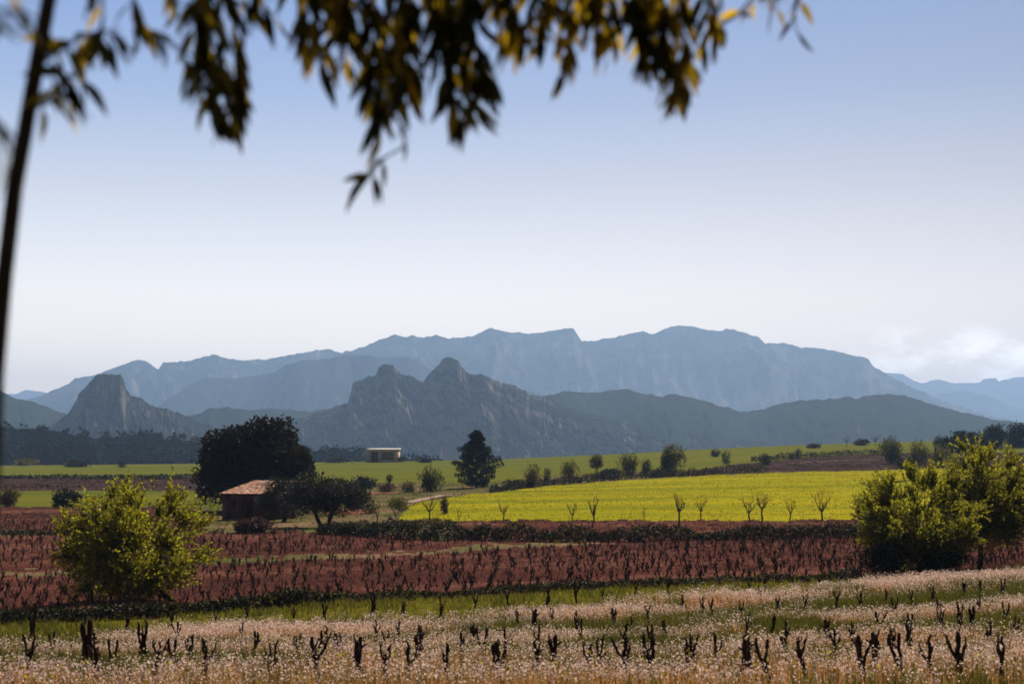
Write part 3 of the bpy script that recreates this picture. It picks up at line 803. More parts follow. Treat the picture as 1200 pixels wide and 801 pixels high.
# ------------------------------------------------------------------ the almond tree that the photographer stands under
def near_tree():
    rg = np.random.default_rng(404)
    foot = pix_at(-95, 2000, 1.9); foot = np.array([foot.x, 1.9, float(ground_z(foot.x, 1.9, False))])
    root = thing('almond_tree', 'almond tree overhead, its thin dark trunk and leafy twigs hanging into the sky', 'tree', foot)
    W = lambda u, v, d: np.array(pix_at(u, v, d)) - foot
    tb = MB()
    tp = [np.array([0, 0, -.1]), W(-60, 1300, 1.9), W(-22, 760, 1.9), W(-6, 440, 1.9), W(4, 330, 1.92), W(17, 220, 1.95), W(30, 150, 1.98), W(43, 75, 2.0), W(57, 0, 2.02), W(80, -110, 2.05), W(120, -260, 2.1), W(200, -480, 2.2)]
    tb.tube(tp, [.030, .022, .017, .0120, .0116, .0114, .0112, .0110, .0108, .0105, .010, .009], 10)
    tb.build('trunk', BARK, root, True)
    def limb(pts, r0, r1):
        b = MB(); P = [W(*p) for p in pts]; b.tube(P, np.linspace(r0, r1, len(P)), 7); b.build('limb', BARK, root, True)
    limb([(78, -100, 2.05), (200, -125, 2.2), (330, -120, 2.3), (470, -105, 2.4), (600, -95, 2.45), (730, -90, 2.5), (850, -80, 2.55), (960, -70, 2.6)], .012, .004)
    limb([(120, -260, 2.1), (300, -300, 2.2), (520, -260, 2.25), (640, -230, 2.3)], .010, .005)
    # each twig: points (u, v, distance), leaves, leaf length in metres
    TW = [
        ([(95, -112, 2.1), (118, -40, 2.1), (122, 20, 2.12), (118, 50, 2.15)], 15, .066, 'd'),
        ([(43, 80, 2.0), (70, 88, 2.02), (98, 92, 2.05)], 9, .070, 'd'),
        ([(43, 80, 2.0), (66, 60, 2.0), (100, 40, 2.05), (140, 34, 2.1)], 14, .062, 'd'),
        ([(-30, -40, 1.5), (14, -10, 1.5), (30, 20, 1.5)], 5, .05, 'd'),
        ([(30, 130, 1.97), (62, 118, 2.0), (86, 84, 2.0), (96, 60, 2.0)], 6, .06, 'd'),
        ([(150, -118, 2.15), (160, -30, 2.15), (152, 36, 2.18), (190, 42, 2.2), (214, 52, 2.22), (228, 96, 2.25)], 16, .062, 'd'),
        ([(225, -124, 2.22), (232, -40, 2.25), (228, 40, 2.28), (246, 100, 2.3), (252, 140, 2.3)], 34, .066, 'd'),
        ([(262, -124, 2.25), (272, 0, 2.28), (276, 70, 2.3), (274, 130, 2.3)], 22, .058, 'd'),
        ([(285, -122, 2.28), (296, -40, 2.28), (300, 8, 2.3)], 9, .066, 'd'),
        ([(330, -120, 2.3), (352, -30, 2.3), (372, 30, 2.32), (372, 70, 2.35)], 18, .070, 'd'),
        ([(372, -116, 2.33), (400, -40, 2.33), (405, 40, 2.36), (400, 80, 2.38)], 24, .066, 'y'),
        ([(420, -112, 2.36), (436, -20, 2.36), (440, 60, 2.38), (444, 120, 2.4), (448, 152, 2.4)], 46, .064, 'd'),
        ([(452, 120, 2.4), (472, 150, 2.4), (476, 172, 2.4), (454, 182, 2.4), (438, 197, 2.4)], 6, .040, 'd'),
        ([(438, 197, 2.4), (437, 206, 2.4)], 5, .066, 's'),
        ([(470, -105, 2.4), (478, -10, 2.4), (480, 60, 2.42), (476, 110, 2.42)], 44, .062, 'd'),
        ([(505, -104, 2.42), (512, -10, 2.42), (520, 70, 2.44), (532, 120, 2.45), (545, 140, 2.46)], 50, .064, 'd'),
        ([(540, -100, 2.43), (548, 0, 2.43), (560, 60, 2.45), (572, 100, 2.46)], 44, .062, 'd'),
        ([(585, -96, 2.45), (598, -20, 2.45), (606, 30, 2.46), (612, 52, 2.46)], 26, .058, 'y'),
        ([(625, -94, 2.46), (636, -10, 2.46), (642, 34, 2.47), (634, 50, 2.47)], 26, .056, 'y'),
        ([(660, -92, 2.48), (668, 0, 2.48), (668, 50, 2.5), (660, 96, 2.5)], 17, .056, 'y'),
        ([(690, -92, 2.49), (700, -20, 2.49), (706, 40, 2.5), (712, 62, 2.5)], 22, .056, 'd'),
        ([(725, -90, 2.5), (742, -20, 2.5), (756, 40, 2.52), (762, 80, 2.53)], 44, .056, 'd'),
        ([(770, -86, 2.52), (776, -10, 2.52), (782, 50, 2.53), (790, 90, 2.54), (786, 112, 2.55)], 46, .058, 'y'),
        ([(850, -80, 2.55), (847, -5, 2.55), (834, 34, 2.55), (812, 66, 2.55), (800, 86, 2.55)], 9, .050, 'y'),
        ([(834, 34, 2.55), (862, 20, 2.56), (885, -6, 2.57), (900, -20, 2.58)], 5, .052, 'y'),
        ([(915, -72, 2.58), (908, -10, 2.58), (910, 12, 2.58)], 8, .048, 'y'),
        ([(950, -72, 2.6), (938, -10, 2.6), (930, 20, 2.6), (934, 40, 2.6)], 9, .046, 'y'),
        ([(880, -78, 2.56), (884, -20, 2.56), (880, 10, 2.56)], 8, .046, 'y'),
        ([(-40, 20, 1.35), (0, 10, 1.3), (22, 38, 1.3)], 4, .05, 'd'),
        ([(-50, 110, 1.4), (-8, 140, 1.4), (10, 165, 1.4)], 5, .055, 'd'),
    ]
    for q in list(TW):
        if q[0][0][0] > 200 and q[1] > 15 and rg.random() < .62:
            ox, oy = rg.uniform(12, 24) * rg.choice([-1, 1]), rg.uniform(-22, 4)
            TW.append(([(a + ox * min(1, j), b + oy * min(1, j), c + .06) for j, (a, b, c) in enumerate(q[0])], int(q[1] * .65), q[2], q[3]))
    for x in np.arange(96, 840, 21):
        if x < 200 or 310 < x < 350: continue
        yl = np.interp(x, [78, 200, 330, 470, 600, 730, 850], [-100, -125, -120, -105, -95, -90, -80]); dl = np.interp(x, [78, 330, 600, 850], [2.05, 2.3, 2.45, 2.55])
        e = rg.uniform(8, 52) if x > 340 else rg.uniform(-15, 20)
        TW.append(([(x, yl, dl), (x + rg.uniform(-8, 8), -40, dl), (x + rg.uniform(-14, 14), e * .4, dl + .03), (x + rg.uniform(-20, 20), e, dl + .04)], int(rg.integers(12, 22)), .058, 'y' if x > 560 else 'd'))
    for pts, n, L, mode in TW:
        P = np.array([W(*p) for p in pts])
        # resample smoothly
        s = np.concatenate([[0], np.cumsum(np.linalg.norm(np.diff(P, axis=0), axis=1))]); t = np.linspace(0, s[-1], 14)
        C = np.stack([np.interp(t, s, P[:, k]) for k in range(3)], -1)
        C[1:-1] = (C[:-2] + 2 * C[1:-1] + C[2:]) / 4
        tw = MB(); tw.tube(C, np.linspace(.0038, .0012, 14), 5)
        twig = tw.build('twig', BARK, root, True)
        lb = MB()
        lo = .42 if s[-1] > .25 else .1
        n = n if mode == 's' else int(n * 1.15)
        for i in range(n):
            q = (lo + (1.0 - lo) * (i + rg.random()) / n)
            f = q * 13; k = min(int(f), 12); base = C[k] + (C[k + 1] - C[k]) * (f - k)
            tan = unit(C[k + 1] - C[k])
            side = unit(np.cross(tan, rg.normal(size=3)))
            if mode == 's': d = unit(np.array([(-1, .1, -.8), (-.62, .0, -.85), (.10, -.1, -1), (.30, .2, -.9), (-.9, -.2, -.1)][i % 5]))
            else: d = unit(tan * .35 + side * .72 * rg.uniform(.5, 1.2) + np.array([0, 0, -.68]))
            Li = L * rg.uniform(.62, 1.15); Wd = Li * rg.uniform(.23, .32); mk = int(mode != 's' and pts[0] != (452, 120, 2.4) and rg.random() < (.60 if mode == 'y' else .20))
            S = unit(np.cross(d, unit(rg.normal(size=3)))); Nn = np.cross(S, d)
            st = np.linspace(0, 1, 6); wd = np.array([.08, .75, 1.0, .86, .5, .02]) * Wd * .5
            arc = base + d * (.10 * Li) + d[None] * (st * Li)[:, None] + np.array([0, 0, -1]) * (st ** 2 * Li * .16)[:, None] + Nn * (np.sin(st * 3) * Li * .05)[:, None]
            lft = arc + S * wd[:, None] + Nn * (wd * .35)[:, None]; rgt = arc - S * wd[:, None] + Nn * (wd * .35)[:, None]
            v = np.concatenate([lft, arc, rgt]); ii = np.arange(6)
            fq = [(a, a + 1, 7 + a, 6 + a) for a in range(5)] + [(6 + a, 7 + a, 13 + a, 12 + a) for a in range(5)]
            lb.add(v, fq, mk)
            lb.tube([base, base + d * .10 * Li], [.0009, .0008], 3, mk, cap=False)
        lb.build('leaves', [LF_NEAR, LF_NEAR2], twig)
    return root
LF_NEAR2 = leaf_mat('overhanging_leaf_lit', (.05, .04, .008), (.70, .46, .02), .42, .5, .5, .02)  # lit copy of the same leaf, sun glow put into its colour
near_tree()

# ------------------------------------------------------------------ trees of the middle distance
def px(d): return d / F
p = put(206, 704, 30); k = px(p.y)
leafy_tree('almond_tree', 'round yellow green almond tree standing alone at the left of the red vineyard', 'tree', p,
           ((158 - 206) * k, 0, (704 - 638) * k), (96 * k, 84 * k, 70 * k), BARK, LF_GREEN, 760, 26, .16, .085, .95, .13, 9, 3, low=-.9, clump=48, core=15000, core_z=-.22,
           top_shoots=[(((176 - 206) * k, 0, (704 - 578) * k), (.05, 0, 1), .75), (((150 - 206) * k, .2, (704 - 590) * k), (-.3, 0, 1), .7), (((232 - 206) * k, 0, (704 - 600) * k), (.3, 0, 1), .6), (((196 - 206) * k, .1, (704 - 590) * k), (.08, 0, 1), 1.6)], lean=(-.1, 0))
p = put(1078, 674, 40); k = px(p.y)
leafy_tree('almond_tree', 'broad bushy green tree, left and lowest of the clump at the right edge', 'tree', p,
           ((1076 - 1078) * k, 0, (674 - 612) * k), (78 * k, 70 * k, 64 * k), BARK, LF_GREEN2, 1150, 30, .13, .07, .75, .12, 10, 8, low=-.95, clump=80, core=22000, core_z=-.2, group='trees at the right edge')
p = put(1168, 668, 40) + Vector((0, 2.5, 0)); p.z = float(ground_z(p.x, p.y)); k = px(p.y)
leafy_tree('almond_tree', 'taller yellow green tree with an open forked trunk at the right edge', 'tree', p,
           ((1172 - 1168) * k, 0, (668 - 590) * k), (54 * k, 54 * k, 68 * k), BARK, LF_GREEN2, 800, 30, .13, .07, .8, .13, 8, 12, low=-.8, clump=60, core=13000, group='trees at the right edge')
p = put(1262, 664, 40); k = px(p.y)
leafy_tree('almond_tree', 'dark green tree cut by the right edge of the view', 'tree', p,
           (-10 * k, 0, (664 - 582) * k), (72 * k, 66 * k, 78 * k), BARK, LF_GREEN2, 800, 30, .13, .07, .8, .13, 7, 15, low=-.9, clump=60, core=13000, group='trees at the right edge')
shrub('bush', 'dark low bush at the foot of the broad tree by the right edge', 'bush', 1036, 676, 56, 44, LF_DARK, BARK, 31, n=2600, Lr=.055, dmin=40)
shrub('bush', 'dark bush in the shade under the forked tree at the right edge', 'bush', 1108, 674, 62, 36, LF_DARK, BARK, 32, n=2400, Lr=.055, dmin=40)

# evergreen oak behind the hut
p = put(300, 593, 60); p.y = 176; p.x = (300 - 600) / F * 176; p.z = float(ground_z(p.x, p.y)); k = px(176)
root = thing('oak_tree', 'huge dark evergreen oak with a domed crown rising behind the tiled hut', 'tree', p)
rg = np.random.default_rng(51)
h = (tan_row((p.z - CZ) / p.y) - 492) * k
fb, tb = MB(), MB()
mass(fb, (2 * k, 0, h * .40), (70 * k, 60 * k, h * .42), 12000, .48, .36, rg, lobes=26, low=-.9)
mass(fb, (-30 * k, -1, h * .62), (34 * k, 38 * k, h * .31), 5000, .48, .36, rg, lobes=11, low=-.4)
mass(fb, (14 * k, 0, h * .68), (40 * k, 40 * k, h * .33), 6000, .48, .36, rg, lobes=12, low=-.4)
mass(fb, (46 * k, 0, h * .50), (24 * k, 30 * k, h * .27), 3000, .48, .36, rg, lobes=8, low=-.4)
tb.tube(bent((0, 0, -.2), (.2, 0, h * .45), 6, 0, .02, rg), np.linspace(.62, .38, 6), 10)
for a in range(8):
    tb.tube(bent((.1, 0, h * .3), (math.cos(a * .785) * 42 * k, math.sin(a * .785) * 40 * k, h * rg.uniform(.55, .85)), 6, .05, .03, rg), np.linspace(.3, .07, 6), 6)
tb.build('trunk', BARK, root, True); fb.build('crown', LF_OAK, root)
shrub('bush', 'dark upright bush against the left side of the big oak', 'bush', 240, 590, 26, 36, LF_OAK, BARK, 33, n=1500, Lr=.06)

# olive trees beside the hut
def olive(label, u, v, wpx, hpx, seed, trunks, n=5200, d_add=0):
    rg = np.random.default_rng(seed)
    p = put(u, v, 60); p.y += d_add; p.z = float(ground_z(p.x, p.y)); k = px(p.y); wd, h = wpx * k, hpx * k
    root = thing('olive_tree', label, 'tree', p, 'olive trees by the hut')
    fb, tb = MB(), MB()
    for cx, cz, rx, rz, m_ in ((-.16, .56, .44, .46, .5), (.22, .55, .42, .46, .5)):
        mass(fb, (cx * wd, 0, cz * h), (rx * wd, .36 * wd, rz * h), int(n * 2.6 * m_), .26, .11, rg, lobes=16, low=-.6)
    for s in trunks:
        tp = bent((s * .35, 0, -.1), (s * wd * .28, rg.uniform(-.2, .2), h * .55), 6, -.1, .03, rg)
        tb.tube(tp, np.linspace(.26, .12, 6), 8)
        for j in range(4):
            q = np.array([s * wd * .2 + rg.uniform(-.3, .3) * wd, rg.uniform(-.25, .25) * wd, h * rg.uniform(.6, .9)])
            tb.tube(bent(tp[3], q, 5, .05, .05, rg), np.linspace(.09, .03, 5), 5)
    tb.build('trunk', BARK, root, True); fb.build('crown', LF_OLIVE, root)
olive('grey green olive tree with a forked double trunk right of the hut', 381, 618, 84, 60, 61, (-.75, .55))
olive('grey olive tree growing against the right wall of the hut', 331, 611, 52, 48, 62, (.3,), 3000)

# pine
p = put(558, 571, 60); k = px(p.y); h = 66 * k
root = thing('pine_tree', 'dark pointed pine standing alone at the corner of the yellow field', 'tree', p)
rg = np.random.default_rng(71); fb, tb = MB(), MB()
tb.tube(bent((0, 0, -.1), (.1, 0, h * .97), 8, 0, .008, rg), np.linspace(.20, .03, 8), 8)
for i in range(78):
    t = .02 + .94 * (i / 77) ** .95; a = i * 2.4
    reach = np.interp(t, [0, .10, .30, .55, .68, .76, .81, .88, .96], [14, 21, 28, 22, 13, 5, 8, 8, 2]) * k * rg.uniform(.55, 1.2)
    b = np.array([.1 * t, 0, h * t]); q = b + np.array([math.cos(a) * reach, math.sin(a) * reach, reach * (.12 + .38 * t)])
    tb.tube(bent(b, q, 5, -.12, .03, rg), np.linspace(.05, .012, 5), 4)
    for s in np.linspace(.35, 1, 5):
        c = b + (q - b) * s; n_ = 62
        E = unit(rg.normal(size=(n_, 3)))
        leaves(fb, c + E * .20, E + np.array([math.cos(a) * .4, math.sin(a) * .4, .5]), .38 * rg.uniform(.7, 1.3, n_), .13, rg=rg)
tb.build('trunk', BARK, root, True); fb.build('crown', LF_PINE, root)

# bushes and small trees, one by one: (name, label, u, base row, width, height, leaf, n, trunk share, group)
S = [
 ('bush', 'yellowish round bush at the left edge beside the small green plot', 8, 593, 36, 24, LF_DULL, 1100, 0, None),
 ('bush', 'dark rounded bush on the right end of the small green plot', 77, 594, 42, 21, LF_DARK, 1300, 0, None),
 ('bush', 'purplish dry bramble heap in front of the hut wall', 297, 624, 50, 17, LF_BROWN, 1500, 0, None),
 ('bush', 'wide dark clipped-looking bush in the green field below the white shed', 427, 573, 34, 16, LF_DARK, 1000, 0, None),
 ('bush', 'low brown scrub just right of the wide dark bush', 454, 577, 26, 12, LF_BROWN, 600, 0, None),
 ('bush', 'low brownish scrub left of the round green bush', 478, 577, 24, 14, LF_DULL, 600, 0, None),
 ('bush', 'round green bush between the white shed and the pine', 505, 576, 34, 32, LF_MID, 1300, 0, None),
 ('sapling', 'thin pale yellow sapling near the wide dark bush', 456, 575, 8, 20, LF_DULL, 200, .3, None),
 ('bush', 'grey green scrubby bush below the red soil patch', 464, 604, 28, 22, LF_MID, 700, .15, None),
 ('bush', 'tall dry weed clump beside the pale track', 521, 602, 9, 25, LF_DULL, 300, 0, None),
 ('bush', 'small dark bush on the weedy bank by the olive tree', 434, 602, 22, 16, LF_MID, 500, 0, None),
 ('bush', 'low dark bush touching the right side of the pine', 600, 572, 26, 12, LF_DARK, 600, 0, None),
 ('shrub', 'sparse yellowish shrub standing right of the pine', 623, 571, 24, 32, LF_DULL, 700, 0, None),
 ('bush', 'small dark bush between the yellowish shrub and the upright green one', 641, 567, 13, 20, LF_DARK, 500, 0, None),
 ('shrub', 'upright green shrub with spiky top on the bank above the yellow field', 668, 562, 25, 26, LF_MID, 800, 0, None),
 ('small_tree', 'pale brownish green small tree on a bare stem above the yellow field', 697, 560, 22, 28, LF_DULL, 800, .3, None),
 ('bush', 'long low dark bush under the pale small tree', 716, 561, 40, 11, LF_DARK, 800, 0, None),
 ('small_tree', 'round dark green small tree in the middle of the bank', 736, 557, 27, 28, LF_MID, 1300, 0, None),
 ('bush', 'narrow dark bush between the round tree and the tall tree', 758, 557, 14, 22, LF_DARK, 600, 0, None),
 ('small_tree', 'tallest green tree on the bank above the yellow field', 789, 557, 32, 38, LF_MID, 1700, 0, None),
 ('bush', 'low dark bush under the tallest bank tree', 772, 559, 34, 9, LF_DARK, 600, 0, None),
 ('bush', 'dark flat-topped bush on the skyline', 839, 535, 14, 9, LF_DARK, 450, 0, None),
 ('bush', 'dark upright bush just below the skyline', 851, 544, 13, 18, LF_DARK, 500, 0, None),
 ('bush', 'dark scrub at the left end of the ploughed terrace', 897, 545, 18, 13, LF_DARK, 450, 0, None),
 ('bush', 'small yellowish tuft at the foot of the ploughed terrace', 891, 552, 9, 11, LF_DULL, 250, 0, None),
 ('bush', 'small dark bush on the upper green strip of the right hill', 935, 537, 8, 13, LF_DARK, 350, 0, None),
 ('bush', 'low dark mound beside the small bush on the upper green strip', 928, 538, 10, 7, LF_DARK, 300, 0, None),
 ('bush', 'flat dark scrub on the skyline left of the bare treelets', 954, 525, 22, 5, LF_DARK, 350, 0, None),
 ('bush', 'dark scrub on the skyline between the two bare treelets', 1009, 522, 22, 8, LF_DARK, 400, 0, None),
 ('small_tree', 'rounded green tree at the right end of the ploughed terrace', 1045, 543, 32, 34, LF_MID, 1500, 0, None),
 ('small_tree', 'dull green bushy tree right of the rounded terrace tree', 1076, 545, 30, 30, LF_DULL, 1200, 0, None),
 ('bush', 'low dark bush at the foot of the two terrace trees', 1060, 549, 30, 14, LF_DARK, 700, 0, None),
 ('bush', 'leafy green bush showing over the broad right-hand tree', 1104, 548, 30, 30, LF_MID, 1100, 0, None),
 ('pine_tree', 'smallest dark pine of the row on the right hill', 1103, 526, 24, 15, LF_PINE, 1200, 0, 'dark pines on the right hill'),
 ('pine_tree', 'wide dark pine on the right hill beside the smallest one', 1126, 530, 45, 25, LF_PINE, 2400, 0, 'dark pines on the right hill'),
 ('pine_tree', 'mid-sized dark pine left of the tallest one on the right hill', 1145, 529, 29, 25, LF_PINE, 2000, 0, 'dark pines on the right hill'),
 ('pine_tree', 'tallest dark pine standing out on the right hill skyline', 1166, 526, 35, 31, LF_PINE, 2600, 0, 'dark pines on the right hill'),
 ('pine_tree', 'dark pine nearest the right edge on the hill', 1192, 524, 35, 27, LF_PINE, 2200, 0, 'dark pines on the right hill'),
 ('bush', 'dark bush on the field edge right of the white shed', 472, 541, 15, 7, LF_DARK, 350, 0, None),
 ('bush', 'very low dark bush farther right of the white shed', 495, 542, 26, 5, LF_DARK, 350, 0, None),
 ('bush', 'low dark bush on the field edge left of the white shed', 392, 542, 30, 5, LF_DARK, 350, 0, None),
 ('bush', 'dark rounded bush at the far edge of the left green field', 141, 548, 14, 10, LF_DARK, 350, 0, None),
 ('bush', 'dull yellow scrub along the far track at the left edge', 30, 545, 34, 8, LF_DULL, 450, 0, None),
 ('bush', 'low dark scrub at the far edge of the left green field', 88, 547, 36, 6, LF_DARK, 400, 0, None),
]
for i, (nm, lab, u, v, wp, hp, lm, n_, tr, grp) in enumerate(S):
    cat = {'bush': 'bush', 'shrub': 'bush', 'sapling': 'tree', 'small_tree': 'tree', 'pine_tree': 'tree'}[nm]
    shrub(nm, lab, cat, u, v, wp, hp, lm, BARK, 200 + i, grp, int(n_ * 1.3), .10 if n_ < 500 else .075, trunk=tr, lobes=6 + i % 5)

# bare young trees in front of the yellow field: (u, base row, width, height, fresh leaves, label)
B = [
 (590, 612, 18, 26, 10, 'bare forked young tree, leftmost on the edge of the yellow field'),
 (671, 611, 18, 24, 30, 'pruned young tree with a wide fork, left of a slimmer one'),
 (695, 618, 15, 36, 90, 'slim young tree with yellow leaf tips standing in the red soil band'),
 (755, 610, 7, 18, 6, 'tiny single-stemmed bare sapling alone on the edge of the yellow field'),
 (796, 616, 20, 38, 130, 'tall young tree with a yellow leafy top in the red soil band'),
 (821, 609, 18, 25, 60, 'smaller young tree right beside the tall yellow-topped one'),
 (879, 612, 24, 32, 60, 'wide bare young tree, left one of a touching pair'),
 (893, 610, 20, 34, 110, 'young tree with yellowish twigs, right one of a touching pair'),
 (926, 611, 16, 26, 30, 'small bare young tree between the pair and the wide fan-shaped one'),
 (964, 610, 28, 36, 20, 'bare fan-shaped young tree nearest the trees of the right edge'),
 (503, 613, 20, 32, 20, 'dark bare sapling leaning on the weedy bank left of the yellow field'),
 (538, 612, 8, 16, 4, 'thin bare sapling at the lower left corner of the yellow field'),
 (442, 617, 9, 28, 6, 'thin reddish bare stem beside the olive tree'),
]
for i, (u, v, wp, hp, bd, lab) in enumerate(B):
    bare_tree('young_tree', lab, 'tree', u, v, wp, hp, BARK if i in (10, 12) else BARKT, LF_BUD, 300 + i, 'young trees at the edge of the yellow field', bd, 3 if wp < 12 else 5)
bare_tree('treelet', 'tiny leafless treelet on the skyline of the right hill, left one', 'tree', 992, 524, 9, 13, BARK, LF_BUD, 330, 'leafless treelets on the skyline', 0, 4)
bare_tree('treelet', 'tiny leafless treelet on the skyline beside the rounded terrace tree', 'tree', 1026, 522, 12, 13, BARK, LF_BUD, 331, 'leafless treelets on the skyline', 0, 5)

# hedges -------------------------------------------------------------
def hedge(name, label, pts, n, L, leafm, seed, thick, dmin=40, rough=.5, m2=None):
    """Uneven hedge along ground pixels (u, v, height px)."""
    rg = np.random.default_rng(seed)
    A = np.array([(*put(u, v, dmin), hp) for u, v, hp in pts])
    s = np.concatenate([[0], np.cumsum(np.linalg.norm(np.diff(A[:, :2], axis=0), axis=1))])
    t = rg.random(n) * s[-1]
    x, y, hp = (np.interp(t, s, A[:, k]) for k in (0, 1, 3))
    h = hp * y / F * (1 - rough + 2 * rough * fbm(t / 2.2, t * 0, seed, 4))
    a = rg.uniform(0, np.pi, n); r = rg.random(n) ** .35
    off = np.cos(a) * r * thick * .5
    px_, py_ = x + rg.normal(size=n) * .1, y + off
    z = ground_z(px_, py_) + np.sin(a) * r * h
    mb = MB(); k = rg.random(n) < (.85 if m2 else 2)
    P = np.stack([px_, py_, z], -1); D = rg.normal(size=(n, 3)) + np.array([0, -.1, .7])
    leaves(mb, P[k], D[k], L * rg.uniform(.6, 1.3, k.sum()), L * .5, 0, rg=rg)
    if m2: leaves(mb, P[~k], D[~k], L * rg.uniform(.6, 1.3, (~k).sum()), L * .5, 1, rg=rg)
    return tag(mb.build(name, [leafm] + ([m2] if m2 else [])), label, 'hedge')
hedge('hedge', 'long dark hedge between the red soil band of the yellow field and the vineyard', [(372, 625, 10), (440, 629, 16), (500, 632, 18), (600, 634, 17), (700, 634, 16), (800, 633, 15), (900, 632, 15), (1010, 630, 16), (1080, 630, 14)], 15000, .26, LF_DARK, 501, 1.6, rough=.6, m2=LF_MID)
hedge('hedge', 'dark ragged hedge at the left between the vineyard and the grass strip', [(-60, 734, 17), (0, 731, 16), (100, 727, 16), (200, 722, 15), (300, 714, 15), (400, 707, 14)], 9000, .16, LF_DARK, 502, 1.2, 30, rough=.5, m2=LF_MID)
hedge('hedge', 'low broken green hedge in the centre between the vineyard and the grass strip', [(400, 707, 13), (470, 704, 11), (560, 699, 9), (600, 697, 12), (640, 694, 12), (720, 689, 8), (800, 686, 9), (880, 683, 10), (960, 680, 8), (1010, 679, 14)], 6500, .16, LF_DARK, 503, 1.0, 30, rough=.7, m2=LF_MID)
hedge('hedge', 'dark hedge along the near edge of the left green field', [(-80, 561, 4), (0, 561, 4), (100, 561, 4), (200, 561, 4), (240, 560, 5)], 2600, .7, LF_DARK, 504, 2.5, rough=.3)
hedge('hedge', 'dark thin hedge in front of the left upper vineyard', [(-80, 626, 4), (0, 626, 5), (60, 627, 5), (140, 627, 4), (230, 626, 3)], 2200, .25, LF_DARK, 505, 1.0, rough=.5, m2=LF_MID)
hedge('hedge', 'dark bank hedge along the far edge of the yellow field', [(575, 577, 7), (640, 569, 7), (700, 564, 9), (760, 560, 9), (840, 556, 8), (900, 554, 7)], 5000, .45, LF_DARK, 506, 2.2, rough=.5, m2=LF_BROWN)
hedge('hedge', 'dark bank above the pale line on the ploughed terrace', [(880, 541, 6), (930, 537, 6), (1000, 533, 5), (1040, 533, 6)], 1800, .6, LF_DARK, 507, 2.0, rough=.5, m2=LF_BROWN)
hedge('hedge', 'weedy dark hedge between the olive tree and the pale track', [(395, 621, 8), (440, 622, 10), (500, 619, 10), (530, 617, 7)], 2600, .22, LF_BROWN, 508, 1.2, rough=.6, m2=LF_MID)

# pale track by the yellow field, and the far one at the left
def strip(name, pts, half, mat, lift=.09):
    A = np.array([put(u, v, 40) for u, v in pts]); t = np.linspace(0, len(A) - 1, len(A) * 8)
    C = np.stack([np.interp(t, np.arange(len(A)), A[:, k]) for k in range(3)], -1)
    tn = np.gradient(C[:, :2], axis=0); nn = np.stack([-tn[:, 1], tn[:, 0]], -1); nn /= np.linalg.norm(nn, axis=1)[:, None] + 1e-9
    V = []
    for s_ in (-1, -.4, .4, 1):
        q = C[:, :2] + nn * half * s_ * (1 + .25 * rng.normal(size=(len(C), 1)) * .4)
        V.append(np.concatenate([q, (ground_z(q[:, 0], q[:, 1]) + lift)[:, None]], 1))
    V = np.array(V); ii = np.arange(V.shape[0] * V.shape[1]).reshape(V.shape[:2])
    tag(mk_mesh(name, V.reshape(-1, 3), [np.stack([ii[:-1, :-1], ii[1:, :-1], ii[1:, 1:], ii[:-1, 1:]], -1).reshape(-1, 4)], mat, True), kind='structure')
PATHM = ground_mat('pale_track_dirt', [(0.3, (.30, .20, .15)), (0.7, (.46, .34, .27))], 1.0)
strip('path', [(478, 589), (492, 586), (508, 583), (524, 580)], 1.0, PATHM)
strip('path', [(-40, 545.6), (0, 545.2), (30, 545.0), (60, 545.2)], 2.0, PATHM)
strip('path', [(925, 543), (960, 541), (1000, 539.5), (1032, 539)], .7, PATHM)
REDM = ground_mat('bare_red_earth', [(0.3, (.20, .07, .04)), (0.7, (.34, .15, .09))], .8)
strip('soil_patch', [(425, 579), (445, 578), (468, 578)], 2.2, REDM)
strip('soil_patch', [(398, 603), (415, 600), (440, 599)], 2.2, REDM)

# ------------------------------------------------------------------ hut
def quad_wall(mb, lo, hi, m=0): mb.box(lo, hi, m)
STONE = ground_mat('hut_stone', [(0.3, (.07, .038, .032)), (0.55, (.13, .07, .055)), (0.75, (.20, .12, .10))], 2.2, stops2=[(0.4, (.08, .042, .035)), (0.6, (.15, .08, .065))], scale2=.8, bump=1.0, bdist=.06)
TILE = new_mat('clay_tile')
def _tile():
    m, n, o = TILE
    g = n.nodes.new('ShaderNodeNewGeometry')
    c = ramp(n, g.outputs['Random Per Island'], [(0, (.50, .21, .12)), (.35, (.64, .34, .22)), (.7, (.76, .52, .40)), (1, (.42, .17, .10))])
    c = mix_rgb(n, .3, c, ramp(n, noise(n, 9, 5, .7), [(.35, (.45, .42, .40)), (.62, (1, 1, 1))]), 'MULTIPLY')
    surf(n, o, c, .9, noise(n, 20, 4), .4, .02, .1); return m
TILE = _tile()
DARKW = bark_mat('old_door_wood', (.02, .014, .012), (.06, .04, .032), 6)
